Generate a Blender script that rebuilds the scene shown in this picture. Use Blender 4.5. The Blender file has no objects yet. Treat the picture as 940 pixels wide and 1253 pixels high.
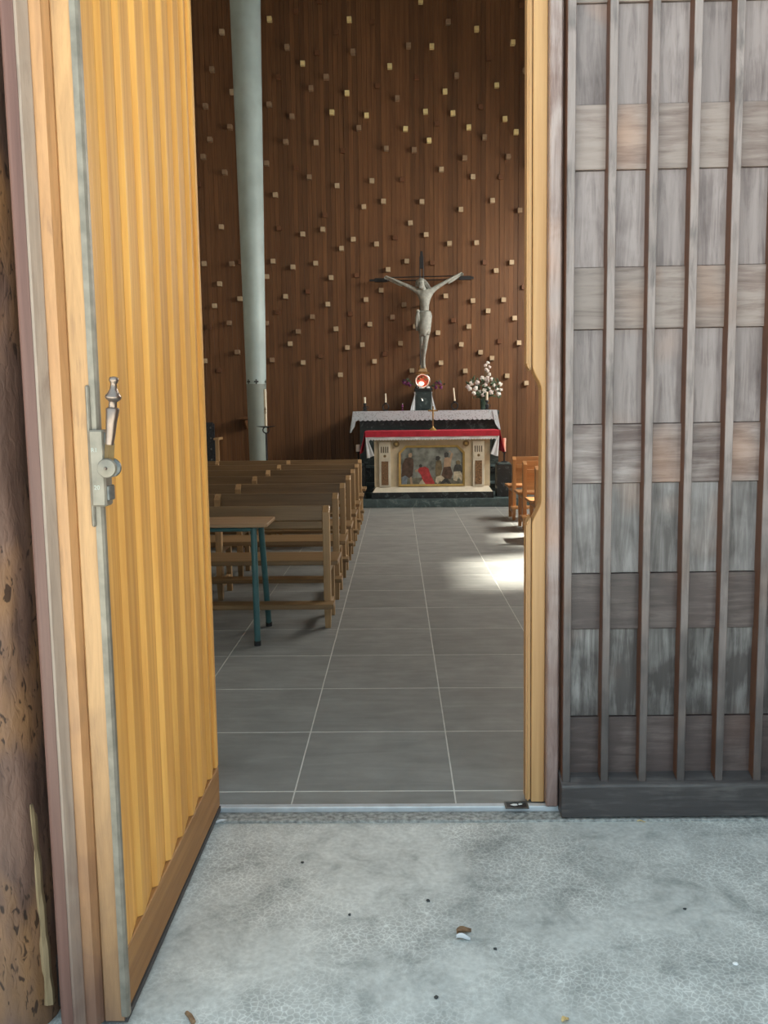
import bpy, bmesh, math, random
from mathutils import Vector, Matrix, noise
R = random.Random(7)
scene = bpy.context.scene
COL = scene.collection

# ------------------------------------------------------------------ camera
IW, IH, FPX = 940.0, 1253.0, 1055.0
CAMH = 1.43
YAW, PITCH, ROLL = 0.016489, 0.119615, 0.012
fw = Vector((-math.sin(YAW)*math.cos(PITCH), math.cos(YAW)*math.cos(PITCH), -math.sin(PITCH)))
r0 = Vector((math.cos(YAW), math.sin(YAW), 0)); u0 = r0.cross(fw)
rt = r0*math.cos(ROLL) - u0*math.sin(ROLL); up = u0*math.cos(ROLL) + r0*math.sin(ROLL)
cam_d = bpy.data.cameras.new('camera'); cam = bpy.data.objects.new('camera', cam_d); COL.objects.link(cam)
cam_d.sensor_fit = 'VERTICAL'; cam_d.sensor_height = 36.0; cam_d.lens = FPX*36.0/IH
cam_d.clip_start = 0.02; cam_d.clip_end = 200
m = Matrix((rt, up, -fw)).transposed().to_4x4(); m.translation = Vector((0, 0, CAMH)); cam.matrix_world = m
scene.camera = cam
CP = Vector((0, 0, CAMH))
def ray(x, y): return fw + rt*((x-IW/2)/FPX) - up*((y-IH/2)/FPX)
def at(x, y, Y): d = ray(x, y); return CP + d*(Y/d.y)          # photo direction at a real distance Y
def atX(x, y, X): d = ray(x, y); return CP + d*(X/d.x)
def atZ(x, y, Z=0.0): d = ray(x, y); return CP + d*((Z-CAMH)/d.z)

# ------------------------------------------------------------------ light
scene.view_settings.view_transform = 'Standard'
scene.view_settings.look = 'None'
scene.view_settings.exposure = 0.0
scene.view_settings.gamma = 1.0
scene.view_settings.use_curve_mapping = False
scene.cycles.use_denoising = True
scene.cycles.max_bounces = 8
scene.cycles.diffuse_bounces = 5
scene.cycles.caustics_reflective = False
scene.cycles.caustics_refractive = False
scene.cycles.sample_clamp_indirect = 6.0
world = bpy.data.worlds.new('sky'); scene.world = world; world.use_nodes = True
bg = world.node_tree.nodes['Background']
bg.inputs['Color'].default_value = (0.70, 0.90, 1.0, 1); bg.inputs['Strength'].default_value = 1.8
SUN_EL, SUN_AZ = math.radians(58), math.radians(25)
sd = bpy.data.lights.new('sun', 'SUN'); sd.energy = 30.0; sd.color = (1.0, 0.94, 0.80); sd.angle = math.radians(4)
sun = bpy.data.objects.new('sun', sd); COL.objects.link(sun)
sdir = Vector((math.cos(SUN_EL)*math.cos(SUN_AZ), math.cos(SUN_EL)*math.sin(SUN_AZ), math.sin(SUN_EL)))
sun.rotation_euler = (-sdir).to_track_quat('-Z', 'Y').to_euler(); sun.location = (12, 8, 16)
def area(name, loc, direction, sx, sy, power, color):
    d = bpy.data.lights.new(name, 'AREA'); d.shape = 'RECTANGLE'; d.size = sx; d.size_y = sy; d.energy = power; d.color = color
    o = bpy.data.objects.new(name, d); COL.objects.link(o); o.location = loc
    o.rotation_euler = Vector(direction).to_track_quat('-Z', 'Z').to_euler(); return o
WIN_Y = [(8.55, 9.95), (10.4, 11.4), (11.8, 12.7)]
WZ0, WZ1 = 1.7, 7.4
WHEAD = [7.4, 6.5, 6.1]
for i, (a, b) in enumerate(WIN_Y):                               # daylight entering through the side windows
    area('window_daylight', (4.5, (a+b)/2, (WZ0+WHEAD[i])/2), (-1, -0.25, -0.9), b-a, WHEAD[i]-WZ0, 170, (1.0, 0.95, 0.86))
area('entrance_wall_fill', (0.6, 3.42, 6.6), (0, 1, -0.25), 4.0, 2.0, 22, (1.0, 0.95, 0.84))  # added fill lamp high on the solid entrance wall, no window there

# ------------------------------------------------------------------ materials
def newmat(name):
    mt = bpy.data.materials.new(name); mt.use_nodes = True
    nt = mt.node_tree; return mt, nt, nt.nodes['Principled BSDF']
def N(nt, t, **kw):
    n = nt.nodes.new(t)
    for k, v in kw.items():
        if k in n.inputs: n.inputs[k].default_value = v
        else: setattr(n, k, v)
    return n
def c4(c): return (c[0], c[1], c[2], 1)
def ramp(nt, fac, stops):
    r = nt.nodes.new('ShaderNodeValToRGB'); e = r.color_ramp.elements
    while len(e) < len(stops): e.new(0.5)
    for el, (p, c) in zip(e, stops): el.position = p; el.color = c4(c)
    nt.links.new(fac, r.inputs['Fac']); return r
def coords(nt, scale, rnd=True):
    tc = nt.nodes.new('ShaderNodeTexCoord'); mp = nt.nodes.new('ShaderNodeMapping'); mp.inputs['Scale'].default_value = scale
    if rnd:
        oi = nt.nodes.new('ShaderNodeObjectInfo'); mu = N(nt, 'ShaderNodeMath', operation='MULTIPLY'); mu.inputs[1].default_value = 37.0
        nt.links.new(oi.outputs['Random'], mu.inputs[0])
        ad = N(nt, 'ShaderNodeVectorMath', operation='ADD')
        nt.links.new(tc.outputs['Object'], ad.inputs[0]); nt.links.new(mu.outputs[0], ad.inputs[1]); nt.links.new(ad.outputs[0], mp.inputs['Vector'])
    else: nt.links.new(tc.outputs['Object'], mp.inputs['Vector'])
    return mp.outputs['Vector']
def mixc(nt, fac, a, b, blend='MIX'):
    n = nt.nodes.new('ShaderNodeMix'); n.data_type = 'RGBA'; n.blend_type = blend
    for s, v in ((n.inputs[0], fac), (n.inputs[6], a), (n.inputs[7], b)):
        if hasattr(v, 'is_linked'): nt.links.new(v, s)
        else: s.default_value = v if isinstance(v, (int, float)) else c4(v)
    return n.outputs[2]
def bump(nt, bs, h, strength, dist=0.01):
    b = N(nt, 'ShaderNodeBump', Strength=strength, Distance=dist); nt.links.new(h, b.inputs['Height']); nt.links.new(b.outputs[0], bs.inputs['Normal'])
AX = {'x': 0, 'y': 1, 'z': 2}
def wood(name, c1, c2, axis='z', sc=40, rough=0.45, var=0.25, stretch=0.05, bstr=0.15, c3=None):
    mt, nt, bs = newmat(name)
    s = [sc]*3; s[AX[axis]] = sc*stretch
    v = coords(nt, s); n = N(nt, 'ShaderNodeTexNoise', Scale=1.0, Detail=6.0, Roughness=0.62); nt.links.new(v, n.inputs['Vector'])
    st = [(0.3, c1), (0.7, c2)] if c3 is None else [(0.25, c1), (0.55, c2), (0.75, c3)]
    col = ramp(nt, n.outputs['Fac'], st).outputs[0]
    oi = nt.nodes.new('ShaderNodeObjectInfo'); mr = N(nt, 'ShaderNodeMapRange'); mr.inputs[3].default_value = 1-var; mr.inputs[4].default_value = 1+var
    nt.links.new(oi.outputs['Random'], mr.inputs[0])
    hs = N(nt, 'ShaderNodeHueSaturation'); nt.links.new(mr.outputs[0], hs.inputs['Value']); nt.links.new(col, hs.inputs['Color'])
    nt.links.new(hs.outputs[0], bs.inputs['Base Color']); bs.inputs['Roughness'].default_value = rough
    bump(nt, bs, n.outputs['Fac'], bstr); return mt
def plain(name, c, rough=0.5, metal=0.0, var=0.12, sc=20, bstr=0.0, emis=None, spec=None):
    mt, nt, bs = newmat(name)
    v = coords(nt, (sc, sc, sc)); n = N(nt, 'ShaderNodeTexNoise', Scale=1.0, Detail=4.0); nt.links.new(v, n.inputs['Vector'])
    col = ramp(nt, n.outputs['Fac'], [(0.3, [x*(1-var) for x in c]), (0.7, [min(1, x*(1+var)) for x in c])]).outputs[0]
    nt.links.new(col, bs.inputs['Base Color']); bs.inputs['Roughness'].default_value = rough; bs.inputs['Metallic'].default_value = metal
    if spec is not None: bs.inputs['Specular IOR Level'].default_value = spec
    if bstr: bump(nt, bs, n.outputs['Fac'], bstr)
    if emis: bs.inputs['Emission Color'].default_value = c4(emis[0]); bs.inputs['Emission Strength'].default_value = emis[1]
    return mt
def weathered(name, stain, silver, amount, axis='z', warm=(0.42, 0.22, 0.13), zline=None):
    mt, nt, bs = newmat(name)
    s = [26.0]*3; s[AX[axis]] = 2.2
    v = coords(nt, s); g = N(nt, 'ShaderNodeTexNoise', Scale=1.6, Detail=8.0, Roughness=0.7, Distortion=0.6); nt.links.new(v, g.inputs['Vector'])
    v2 = coords(nt, (5, 5, 5)); p = N(nt, 'ShaderNodeTexNoise', Scale=1.0, Detail=3.0, Distortion=0.8); nt.links.new(v2, p.inputs['Vector'])
    ad = N(nt, 'ShaderNodeMath', operation='ADD'); nt.links.new(g.outputs['Fac'], ad.inputs[0]); nt.links.new(p.outputs['Fac'], ad.inputs[1])
    rr = ramp(nt, ad.outputs[0], [(0.0, (0, 0, 0)), (1.0, (1, 1, 1))])
    mr = N(nt, 'ShaderNodeMapRange'); mr.inputs[1].default_value = 1.17-amount*0.62; mr.inputs[2].default_value = 1.62-amount*0.62
    nt.links.new(ad.outputs[0], mr.inputs[0])
    fac = mr.outputs[0]
    if zline:                                              # bleached above, old stain kept below an uneven tide line
        tc = nt.nodes.new('ShaderNodeTexCoord'); sx = nt.nodes.new('ShaderNodeSeparateXYZ'); nt.links.new(tc.outputs['Object'], sx.inputs[0])
        a2 = N(nt, 'ShaderNodeMath', operation='MULTIPLY_ADD'); a2.inputs[1].default_value = 1.2; nt.links.new(p.outputs['Fac'], a2.inputs[0]); nt.links.new(sx.outputs['Z'], a2.inputs[2])
        m4 = N(nt, 'ShaderNodeMapRange'); m4.inputs[1].default_value = zline[0]+.6; m4.inputs[2].default_value = zline[1]+.6; nt.links.new(a2.outputs[0], m4.inputs[0])
        mm_ = N(nt, 'ShaderNodeMath', operation='MULTIPLY'); nt.links.new(fac, mm_.inputs[0]); nt.links.new(m4.outputs[0], mm_.inputs[1]); fac = mm_.outputs[0]
    base = mixc(nt, fac, stain, silver)
    v3 = coords(nt, (3.1, 3.1, 3.1)); q = N(nt, 'ShaderNodeTexNoise', Scale=1.0, Detail=2.0); nt.links.new(v3, q.inputs['Vector'])
    m2 = N(nt, 'ShaderNodeMapRange'); m2.inputs[1].default_value = 0.58; m2.inputs[2].default_value = 0.8; m2.inputs[4].default_value = 0.55
    nt.links.new(q.outputs['Fac'], m2.inputs[0])
    col = mixc(nt, m2.outputs[0], base, warm)
    gr = mixc(nt, 1.0, col, ramp(nt, g.outputs['Fac'], [(0.32, (0.76, 0.74, 0.74)), (0.6, (1.06, 1.06, 1.06))]).outputs[0], 'MULTIPLY')
    oi = nt.nodes.new('ShaderNodeObjectInfo'); m3 = N(nt, 'ShaderNodeMapRange'); m3.inputs[3].default_value = 0.84; m3.inputs[4].default_value = 1.16
    nt.links.new(oi.outputs['Random'], m3.inputs[0])
    hs = N(nt, 'ShaderNodeHueSaturation'); nt.links.new(m3.outputs[0], hs.inputs['Value']); nt.links.new(gr, hs.inputs['Color'])
    nt.links.new(hs.outputs[0], bs.inputs['Base Color']); bs.inputs['Roughness'].default_value = 0.42
    bump(nt, bs, g.outputs['Fac'], 0.35, 0.004); return mt
def concrete():
    mt, nt, bs = newmat('washed_concrete')
    v = coords(nt, (1, 1, 1), False)
    a = N(nt, 'ShaderNodeTexNoise', Scale=5.5, Detail=9.0, Roughness=0.70, Distortion=0.5); nt.links.new(v, a.inputs['Vector'])
    b = N(nt, 'ShaderNodeTexNoise', Scale=60.0, Detail=4.0); nt.links.new(v, b.inputs['Vector'])
    ds = N(nt, 'ShaderNodeTexNoise', Scale=9.0, Detail=3.0); nt.links.new(v, ds.inputs['Vector'])
    wv = N(nt, 'ShaderNodeVectorMath', operation='MULTIPLY_ADD'); wv.inputs[1].default_value = (0.05, 0.05, 0.05)
    nt.links.new(ds.outputs['Color'], wv.inputs[0]); nt.links.new(v, wv.inputs[2])
    vo = N(nt, 'ShaderNodeTexVoronoi', Scale=66.0); vo.feature = 'DISTANCE_TO_EDGE'; nt.links.new(wv.outputs[0], vo.inputs['Vector'])
    base = ramp(nt, a.outputs['Fac'], [(0.35, (0.36, 0.38, 0.37)), (0.46, (0.50, 0.52, 0.505)), (0.62, (0.62, 0.64, 0.62))]).outputs[0]
    crack = ramp(nt, vo.outputs['Distance'], [(0.0, (1.28, 1.28, 1.28)), (0.09, (0.88, 0.88, 0.88)), (0.3, (0.80, 0.80, 0.80))]).outputs[0]
    pat = N(nt, 'ShaderNodeTexNoise', Scale=2.1, Detail=2.0); nt.links.new(v, pat.inputs['Vector'])
    pr = ramp(nt, pat.outputs['Fac'], [(0.40, (0, 0, 0)), (0.58, (1, 1, 1))]).outputs[0]
    cc = mixc(nt, pr, (1, 1, 1), crack)
    col = mixc(nt, 1.0, base, cc, 'MULTIPLY')
    col = mixc(nt, 1.0, col, ramp(nt, b.outputs['Fac'], [(0.3, (0.88, 0.88, 0.88)), (0.7, (1.1, 1.1, 1.1))]).outputs[0], 'MULTIPLY')
    nt.links.new(col, bs.inputs['Base Color']); bs.inputs['Roughness'].default_value = 0.75
    bump(nt, bs, b.outputs['Fac'], 0.25, 0.004); return mt
def marble(name, c, vein, rough=0.25):
    mt, nt, bs = newmat(name)
    v = coords(nt, (1, 1, 1), False)
    a = N(nt, 'ShaderNodeTexNoise', Scale=7.0, Detail=8.0, Roughness=0.7, Distortion=1.4); nt.links.new(v, a.inputs['Vector'])
    col = ramp(nt, a.outputs['Fac'], [(0.40, c), (0.56, [x*1.5 for x in c]), (0.62, vein), (0.66, c)]).outputs[0]
    nt.links.new(col, bs.inputs['Base Color']); bs.inputs['Roughness'].default_value = rough; return mt
def slate():
    mt, nt, bs = newmat('slate_tile')
    v = coords(nt, (1, 1, 1)); a = N(nt, 'ShaderNodeTexNoise', Scale=5.0, Detail=8.0, Roughness=0.6); nt.links.new(v, a.inputs['Vector'])
    v2 = coords(nt, (3, 14, 3)); b = N(nt, 'ShaderNodeTexNoise', Scale=1.0, Detail=5.0, Distortion=1.0); nt.links.new(v2, b.inputs['Vector'])
    col = ramp(nt, a.outputs['Fac'], [(0.3, (0.185, 0.19, 0.183)), (0.7, (0.255, 0.26, 0.25))]).outputs[0]
    col = mixc(nt, 1.0, col, ramp(nt, b.outputs['Fac'], [(0.3, (0.88, 0.88, 0.88)), (0.72, (1.12, 1.12, 1.12))]).outputs[0], 'MULTIPLY')
    oi = nt.nodes.new('ShaderNodeObjectInfo'); m3 = N(nt, 'ShaderNodeMapRange'); m3.inputs[3].default_value = 0.93; m3.inputs[4].default_value = 1.07
    nt.links.new(oi.outputs['Random'], m3.inputs[0]); hs = N(nt, 'ShaderNodeHueSaturation'); nt.links.new(m3.outputs[0], hs.inputs['Value']); nt.links.new(col, hs.inputs['Color'])
    nt.links.new(hs.outputs[0], bs.inputs['Base Color']); bs.inputs['Roughness'].default_value = 0.5; bump(nt, bs, a.outputs['Fac'], 0.08, 0.004); return mt
def bark():
    mt, nt, bs = newmat('debarked_log')
    v = coords(nt, (30, 30, 5), False); a = N(nt, 'ShaderNodeTexNoise', Scale=1.0, Detail=6.0); nt.links.new(v, a.inputs['Vector'])
    v2 = coords(nt, (70, 70, 26), False); b = N(nt, 'ShaderNodeTexNoise', Scale=1.0, Detail=2.0, Distortion=0.8); nt.links.new(v2, b.inputs['Vector'])
    v3 = coords(nt, (7, 7, 3), False); d = N(nt, 'ShaderNodeTexNoise', Scale=1.0, Detail=3.0); nt.links.new(v3, d.inputs['Vector'])
    col = ramp(nt, a.outputs['Fac'], [(0.3, (0.085, 0.046, 0.034)), (0.7, (0.21, 0.12, 0.088))]).outputs[0]
    col = mixc(nt, ramp(nt, d.outputs['Fac'], [(0.48, (0, 0, 0)), (0.68, (0.75, 0.75, 0.75))]).outputs[0], col, (0.36, 0.18, 0.07))
    chips = ramp(nt, b.outputs['Fac'], [(0.34, (0.22, 0.2, 0.2)), (0.40, (1, 1, 1))]).outputs[0]
    col = mixc(nt, ramp(nt, d.outputs['Fac'], [(0.42, (0, 0, 0)), (0.52, (1, 1, 1))]).outputs[0], col, mixc(nt, 1.0, col, chips, 'MULTIPLY'))
    nt.links.new(col, bs.inputs['Base Color']); bs.inputs['Roughness'].default_value = 0.6; bump(nt, bs, b.outputs['Fac'], 0.6, 0.004); return mt
def glass(name):
    mt, nt, bs = newmat(name); out = nt.nodes['Material Output']
    tr = N(nt, 'ShaderNodeBsdfTransparent'); gl = N(nt, 'ShaderNodeBsdfGlossy', Roughness=0.03); mx = nt.nodes.new('ShaderNodeMixShader'); mx.inputs[0].default_value = 0.08
    nt.links.new(tr.outputs[0], mx.inputs[1]); nt.links.new(gl.outputs[0], mx.inputs[2]); nt.links.new(mx.outputs[0], out.inputs['Surface']); return mt
def lace(name, c):
    mt, nt, bs = newmat(name)
    v = coords(nt, (42, 42, 42), False); a = N(nt, 'ShaderNodeTexVoronoi', Scale=1.0); nt.links.new(v, a.inputs['Vector'])
    col = ramp(nt, a.outputs['Distance'], [(0.18, [x*0.45 for x in c]), (0.36, c)]).outputs[0]
    nt.links.new(col, bs.inputs['Base Color']); bs.inputs['Roughness'].default_value = 0.8; return mt

M = {}
M['concrete'] = concrete(); M['slate'] = slate(); M['bark'] = bark(); M['glass'] = glass('clear_glass')
M['grout'] = plain('pale_grout', (0.52, 0.52, 0.49), 0.8)
M['mortar'] = plain('rough_mortar', (0.30, 0.31, 0.30), 0.9, sc=60, var=0.5, bstr=0.4)
M['plaster'] = plain('warm_plaster', (0.52, 0.46, 0.38), 0.85, sc=4)
M['render'] = plain('facade_render', (0.55, 0.54, 0.52), 0.9, sc=4)
M['slat'] = wood('stained_slat', (0.115, 0.049, 0.019), (0.195, 0.088, 0.034), 'z', 30, 0.5, 0.22)
M['wallbase'] = plain('wall_backing', (0.08, 0.036, 0.018), 0.8)
M['blk_g'] = plain('yellow_block', (0.90, 0.74, 0.36), 0.4, sc=30)  # brighter yellow tone, set block by block in the upper wall
M['blk_p'] = plain('pale_block', (0.55, 0.42, 0.27), 0.5, sc=30)
M['blk_m'] = plain('umber_block', (0.33, 0.22, 0.135), 0.5, sc=30)
M['blk_d'] = plain('dark_block', (0.17, 0.07, 0.03), 0.5, sc=30)
M['pine'] = wood('golden_door_wood', (0.60, 0.27, 0.065), (0.82, 0.45, 0.125), 'z', 34, 0.5, 0.08, 0.04, 0.1)
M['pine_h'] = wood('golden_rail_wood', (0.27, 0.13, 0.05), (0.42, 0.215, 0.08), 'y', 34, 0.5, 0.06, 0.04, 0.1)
M['edge_pale'] = weathered('pale_edge_wood', (0.20, 0.105, 0.065), (0.52, 0.29, 0.125), 1.25, 'z', (0.46, 0.23, 0.09), zline=(-0.25, 0.75))
M['edge_orange'] = wood('orange_edge_wood', (0.34, 0.155, 0.065), (0.50, 0.27, 0.125), 'z', 40, 0.5, 0.04, 0.03, 0.15)
M['edge_mid'] = weathered('worn_orange_edge_wood', (0.17, 0.085, 0.055), (0.46, 0.24, 0.105), 1.2, 'z', (0.42, 0.19, 0.08), zline=(-0.2, 0.95))
M['edge_grey'] = weathered('greyed_edge_wood', (0.17, 0.095, 0.072), (0.40, 0.30, 0.235), 1.15, 'z', (0.40, 0.23, 0.14), zline=(-0.3, 0.8))
M['edge_purple'] = wood('plum_stained_wood', (0.09, 0.038, 0.028), (0.19, 0.092, 0.070), 'z', 30, 0.45, 0.04, 0.03, 0.15)
M['tongue'] = wood('honey_wood', (0.47, 0.25, 0.10), (0.64, 0.385, 0.17), 'z', 36, 0.42, 0.05, 0.03, 0.1)
for k_ in ('pine', 'pine_h', 'edge_orange'): M[k_].node_tree.nodes['Principled BSDF'].inputs['Specular IOR Level'].default_value = 0.12
SILV = (0.285, 0.232, 0.222)
M['w_v3'] = weathered('silvered_panel', (0.14, 0.105, 0.10), SILV, 0.90, 'z')
M['w_h3'] = weathered('silvered_crossboard', (0.17, 0.11, 0.095), (0.285, 0.225, 0.20), 0.90, 'x')
M['w_v2'] = weathered('half_worn_panel', (0.10, 0.085, 0.082), (0.27, 0.245, 0.24), 0.68, 'z')
M['w_h2'] = weathered('half_worn_crossboard', (0.12, 0.08, 0.072), (0.29, 0.24, 0.225), 0.70, 'x')
M['w_v1'] = weathered('dark_stained_panel', (0.062, 0.052, 0.050), (0.27, 0.255, 0.245), 0.42, 'z', (0.2, 0.1, 0.07))
M['w_h1'] = weathered('dark_stained_crossboard', (0.072, 0.050, 0.047), (0.15, 0.115, 0.105), 0.40, 'x', (0.15, 0.08, 0.06))
M['batten'] = weathered('weathered_batten', (0.075, 0.064, 0.062), (0.31, 0.255, 0.24), 0.95, 'z', (0.2, 0.13, 0.1), zline=(0.15, 1.5))
M['plinthw'] = weathered('dark_plinth_wood', (0.052, 0.046, 0.046), (0.12, 0.11, 0.105), 0.3, 'x', (0.08, 0.06, 0.05))
M['strip'] = weathered('weathered_stile', (0.20, 0.12, 0.10), (0.36, 0.285, 0.265), 0.85, 'z', (0.48, 0.25, 0.15), zline=(-0.4, 1.3))
M['stain'] = plain('dark_reddish_brown', (0.13, 0.055, 0.03), 0.5)
M['steel'] = plain('aged_steel', (0.235, 0.205, 0.165), 0.5, 0.4, sc=25, var=0.25)
M['steel_dark'] = plain('dark_aged_steel', (0.16, 0.165, 0.16), 0.45, 0.7, sc=60, var=0.3)
M['pewter'] = plain('polished_pewter', (0.25, 0.195, 0.165), 0.34, 0.9, sc=60)
M['rubber'] = plain('dark_seal', (0.05, 0.045, 0.045), 0.7)
M['splinter'] = wood('raw_splinter', (0.25, 0.17, 0.09), (0.42, 0.31, 0.18), 'z', 50, 0.7)
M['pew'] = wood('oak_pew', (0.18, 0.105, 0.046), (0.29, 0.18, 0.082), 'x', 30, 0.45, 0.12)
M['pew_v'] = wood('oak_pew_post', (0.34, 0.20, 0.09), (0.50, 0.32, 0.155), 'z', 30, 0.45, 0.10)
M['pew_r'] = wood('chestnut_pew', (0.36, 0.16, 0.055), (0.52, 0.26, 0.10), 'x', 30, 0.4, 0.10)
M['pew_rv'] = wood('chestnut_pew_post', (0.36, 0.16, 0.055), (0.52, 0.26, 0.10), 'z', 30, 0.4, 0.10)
M['tabletop'] = wood('table_top_wood', (0.28, 0.165, 0.085), (0.42, 0.27, 0.15), 'x', 30, 0.4, 0.05)
M['teal'] = plain('teal_enamel', (0.05, 0.135, 0.14), 0.35)
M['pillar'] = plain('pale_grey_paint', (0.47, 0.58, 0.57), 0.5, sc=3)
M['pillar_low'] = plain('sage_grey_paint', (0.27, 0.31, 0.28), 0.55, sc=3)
M['black'] = plain('black_iron', (0.018, 0.018, 0.02), 0.5)
M['wax'] = plain('ivory_wax', (0.80, 0.72, 0.55), 0.5, var=0.05)
M['wax_w'] = plain('white_wax', (0.85, 0.82, 0.76), 0.5, var=0.05)
M['wax_pink'] = plain('peach_wax', (0.82, 0.50, 0.38), 0.5, var=0.05)
M['marble'] = marble('dark_green_marble', (0.020, 0.030, 0.029), (0.13, 0.16, 0.15), 0.35)
M['marble_step'] = marble('grey_green_marble', (0.055, 0.08, 0.082), (0.19, 0.23, 0.225), 0.35)
M['blackmarble'] = marble('black_marble', (0.010, 0.013, 0.014), (0.10, 0.12, 0.12), 0.4)
M['cream'] = plain('cream_paint', (0.62, 0.51, 0.34), 0.5, sc=8)
M['ivory'] = plain('ivory_paint', (0.75, 0.68, 0.54), 0.5, sc=8)
M['gold'] = plain('old_gold', (0.55, 0.38, 0.13), 0.4, 0.5)
M['bronze'] = plain('dull_bronze', (0.25, 0.17, 0.08), 0.45, 0.6)
M['mosaic'] = plain('brown_inlay', (0.22, 0.12, 0.055), 0.5, sc=70, var=0.8)
M['slot'] = plain('dark_flute', (0.10, 0.08, 0.05), 0.7)
M['red'] = plain('crimson_cloth', (0.46, 0.018, 0.04), 0.75, sc=9, var=0.2)
M['lace'] = lace('white_lace', (0.56, 0.62, 0.66))
M['linen'] = plain('white_linen', (0.72, 0.74, 0.76), 0.85, sc=14)
M['ptg'] = plain('painted_sky', (0.22, 0.23, 0.20), 0.5, sc=9, var=0.55)
M['p_ground'] = plain('painted_ground', (0.16, 0.15, 0.11), 0.5, sc=16, var=0.5)
M['p_brown'] = plain('painted_brown', (0.10, 0.06, 0.04), 0.5, var=0.4)
M['p_red'] = plain('painted_red', (0.46, 0.05, 0.05), 0.5, var=0.3)
M['p_skin'] = plain('painted_skin', (0.45, 0.31, 0.20), 0.5, var=0.2)
M['p_dark'] = plain('painted_dark', (0.05, 0.05, 0.045), 0.5, var=0.4)
M['p_olive'] = plain('painted_olive', (0.17, 0.13, 0.07), 0.5, var=0.4)
M['p_blue'] = plain('painted_blue', (0.20, 0.24, 0.28), 0.5, var=0.3)
M['p_cream'] = plain('painted_cream', (0.52, 0.45, 0.32), 0.5, var=0.3)
M['stone'] = plain('grey_stone_figure', (0.36, 0.37, 0.33), 0.6, sc=25, var=0.2, bstr=0.1)
M['stone_hair'] = plain('grey_stone_hair', (0.27, 0.275, 0.245), 0.7, sc=60, var=0.35, bstr=0.4)
M['tan'] = plain('gilt_wood_base', (0.40, 0.26, 0.13), 0.5)
M['silver'] = plain('silvered_ring', (0.75, 0.72, 0.68), 0.25, 0.8)
M['ember'] = plain('red_lamp_glass', (0.45, 0.06, 0.03), 0.3, emis=((1.0, 0.16, 0.06), 0.12), sc=40, var=0.5)
M['flame'] = plain('lamp_flame', (1, 0.8, 0.7), 0.5, emis=((1.0, 0.62, 0.48), 1.5))
M['petal'] = plain('white_petals', (0.80, 0.77, 0.72), 0.7, sc=50)
M['petal_pink'] = plain('blush_petals', (0.66, 0.58, 0.55), 0.7, sc=50)
M['violet'] = plain('purple_petals', (0.16, 0.03, 0.11), 0.7, sc=50, var=0.5)
M['leaf'] = plain('dark_leaf', (0.06, 0.095, 0.05), 0.6, sc=50, var=0.4)
M['vase'] = plain('smoky_glass_vase', (0.05, 0.08, 0.06), 0.1)
M['navy'] = plain('dark_slate_fabric', (0.028, 0.034, 0.042), 0.6, sc=45, var=0.6)
M['dry'] = plain('dry_leaf', (0.22, 0.13, 0.07), 0.8, sc=80, var=0.4)
M['pebble'] = plain('white_pebble', (0.85, 0.86, 0.86), 0.7)
M['grit'] = plain('dark_grit', (0.04, 0.045, 0.045), 0.8)
M['straw'] = plain('straw', (0.62, 0.45, 0.20), 0.7)
M['alu'] = plain('threshold_aluminium', (0.62, 0.66, 0.70), 0.4, 0.3)
M['stampc'] = plain('worn_stamp', (0.42, 0.44, 0.40), 0.5, 0.3)
M['socket'] = plain('socket_black', (0.03, 0.03, 0.032), 0.4)

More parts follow.
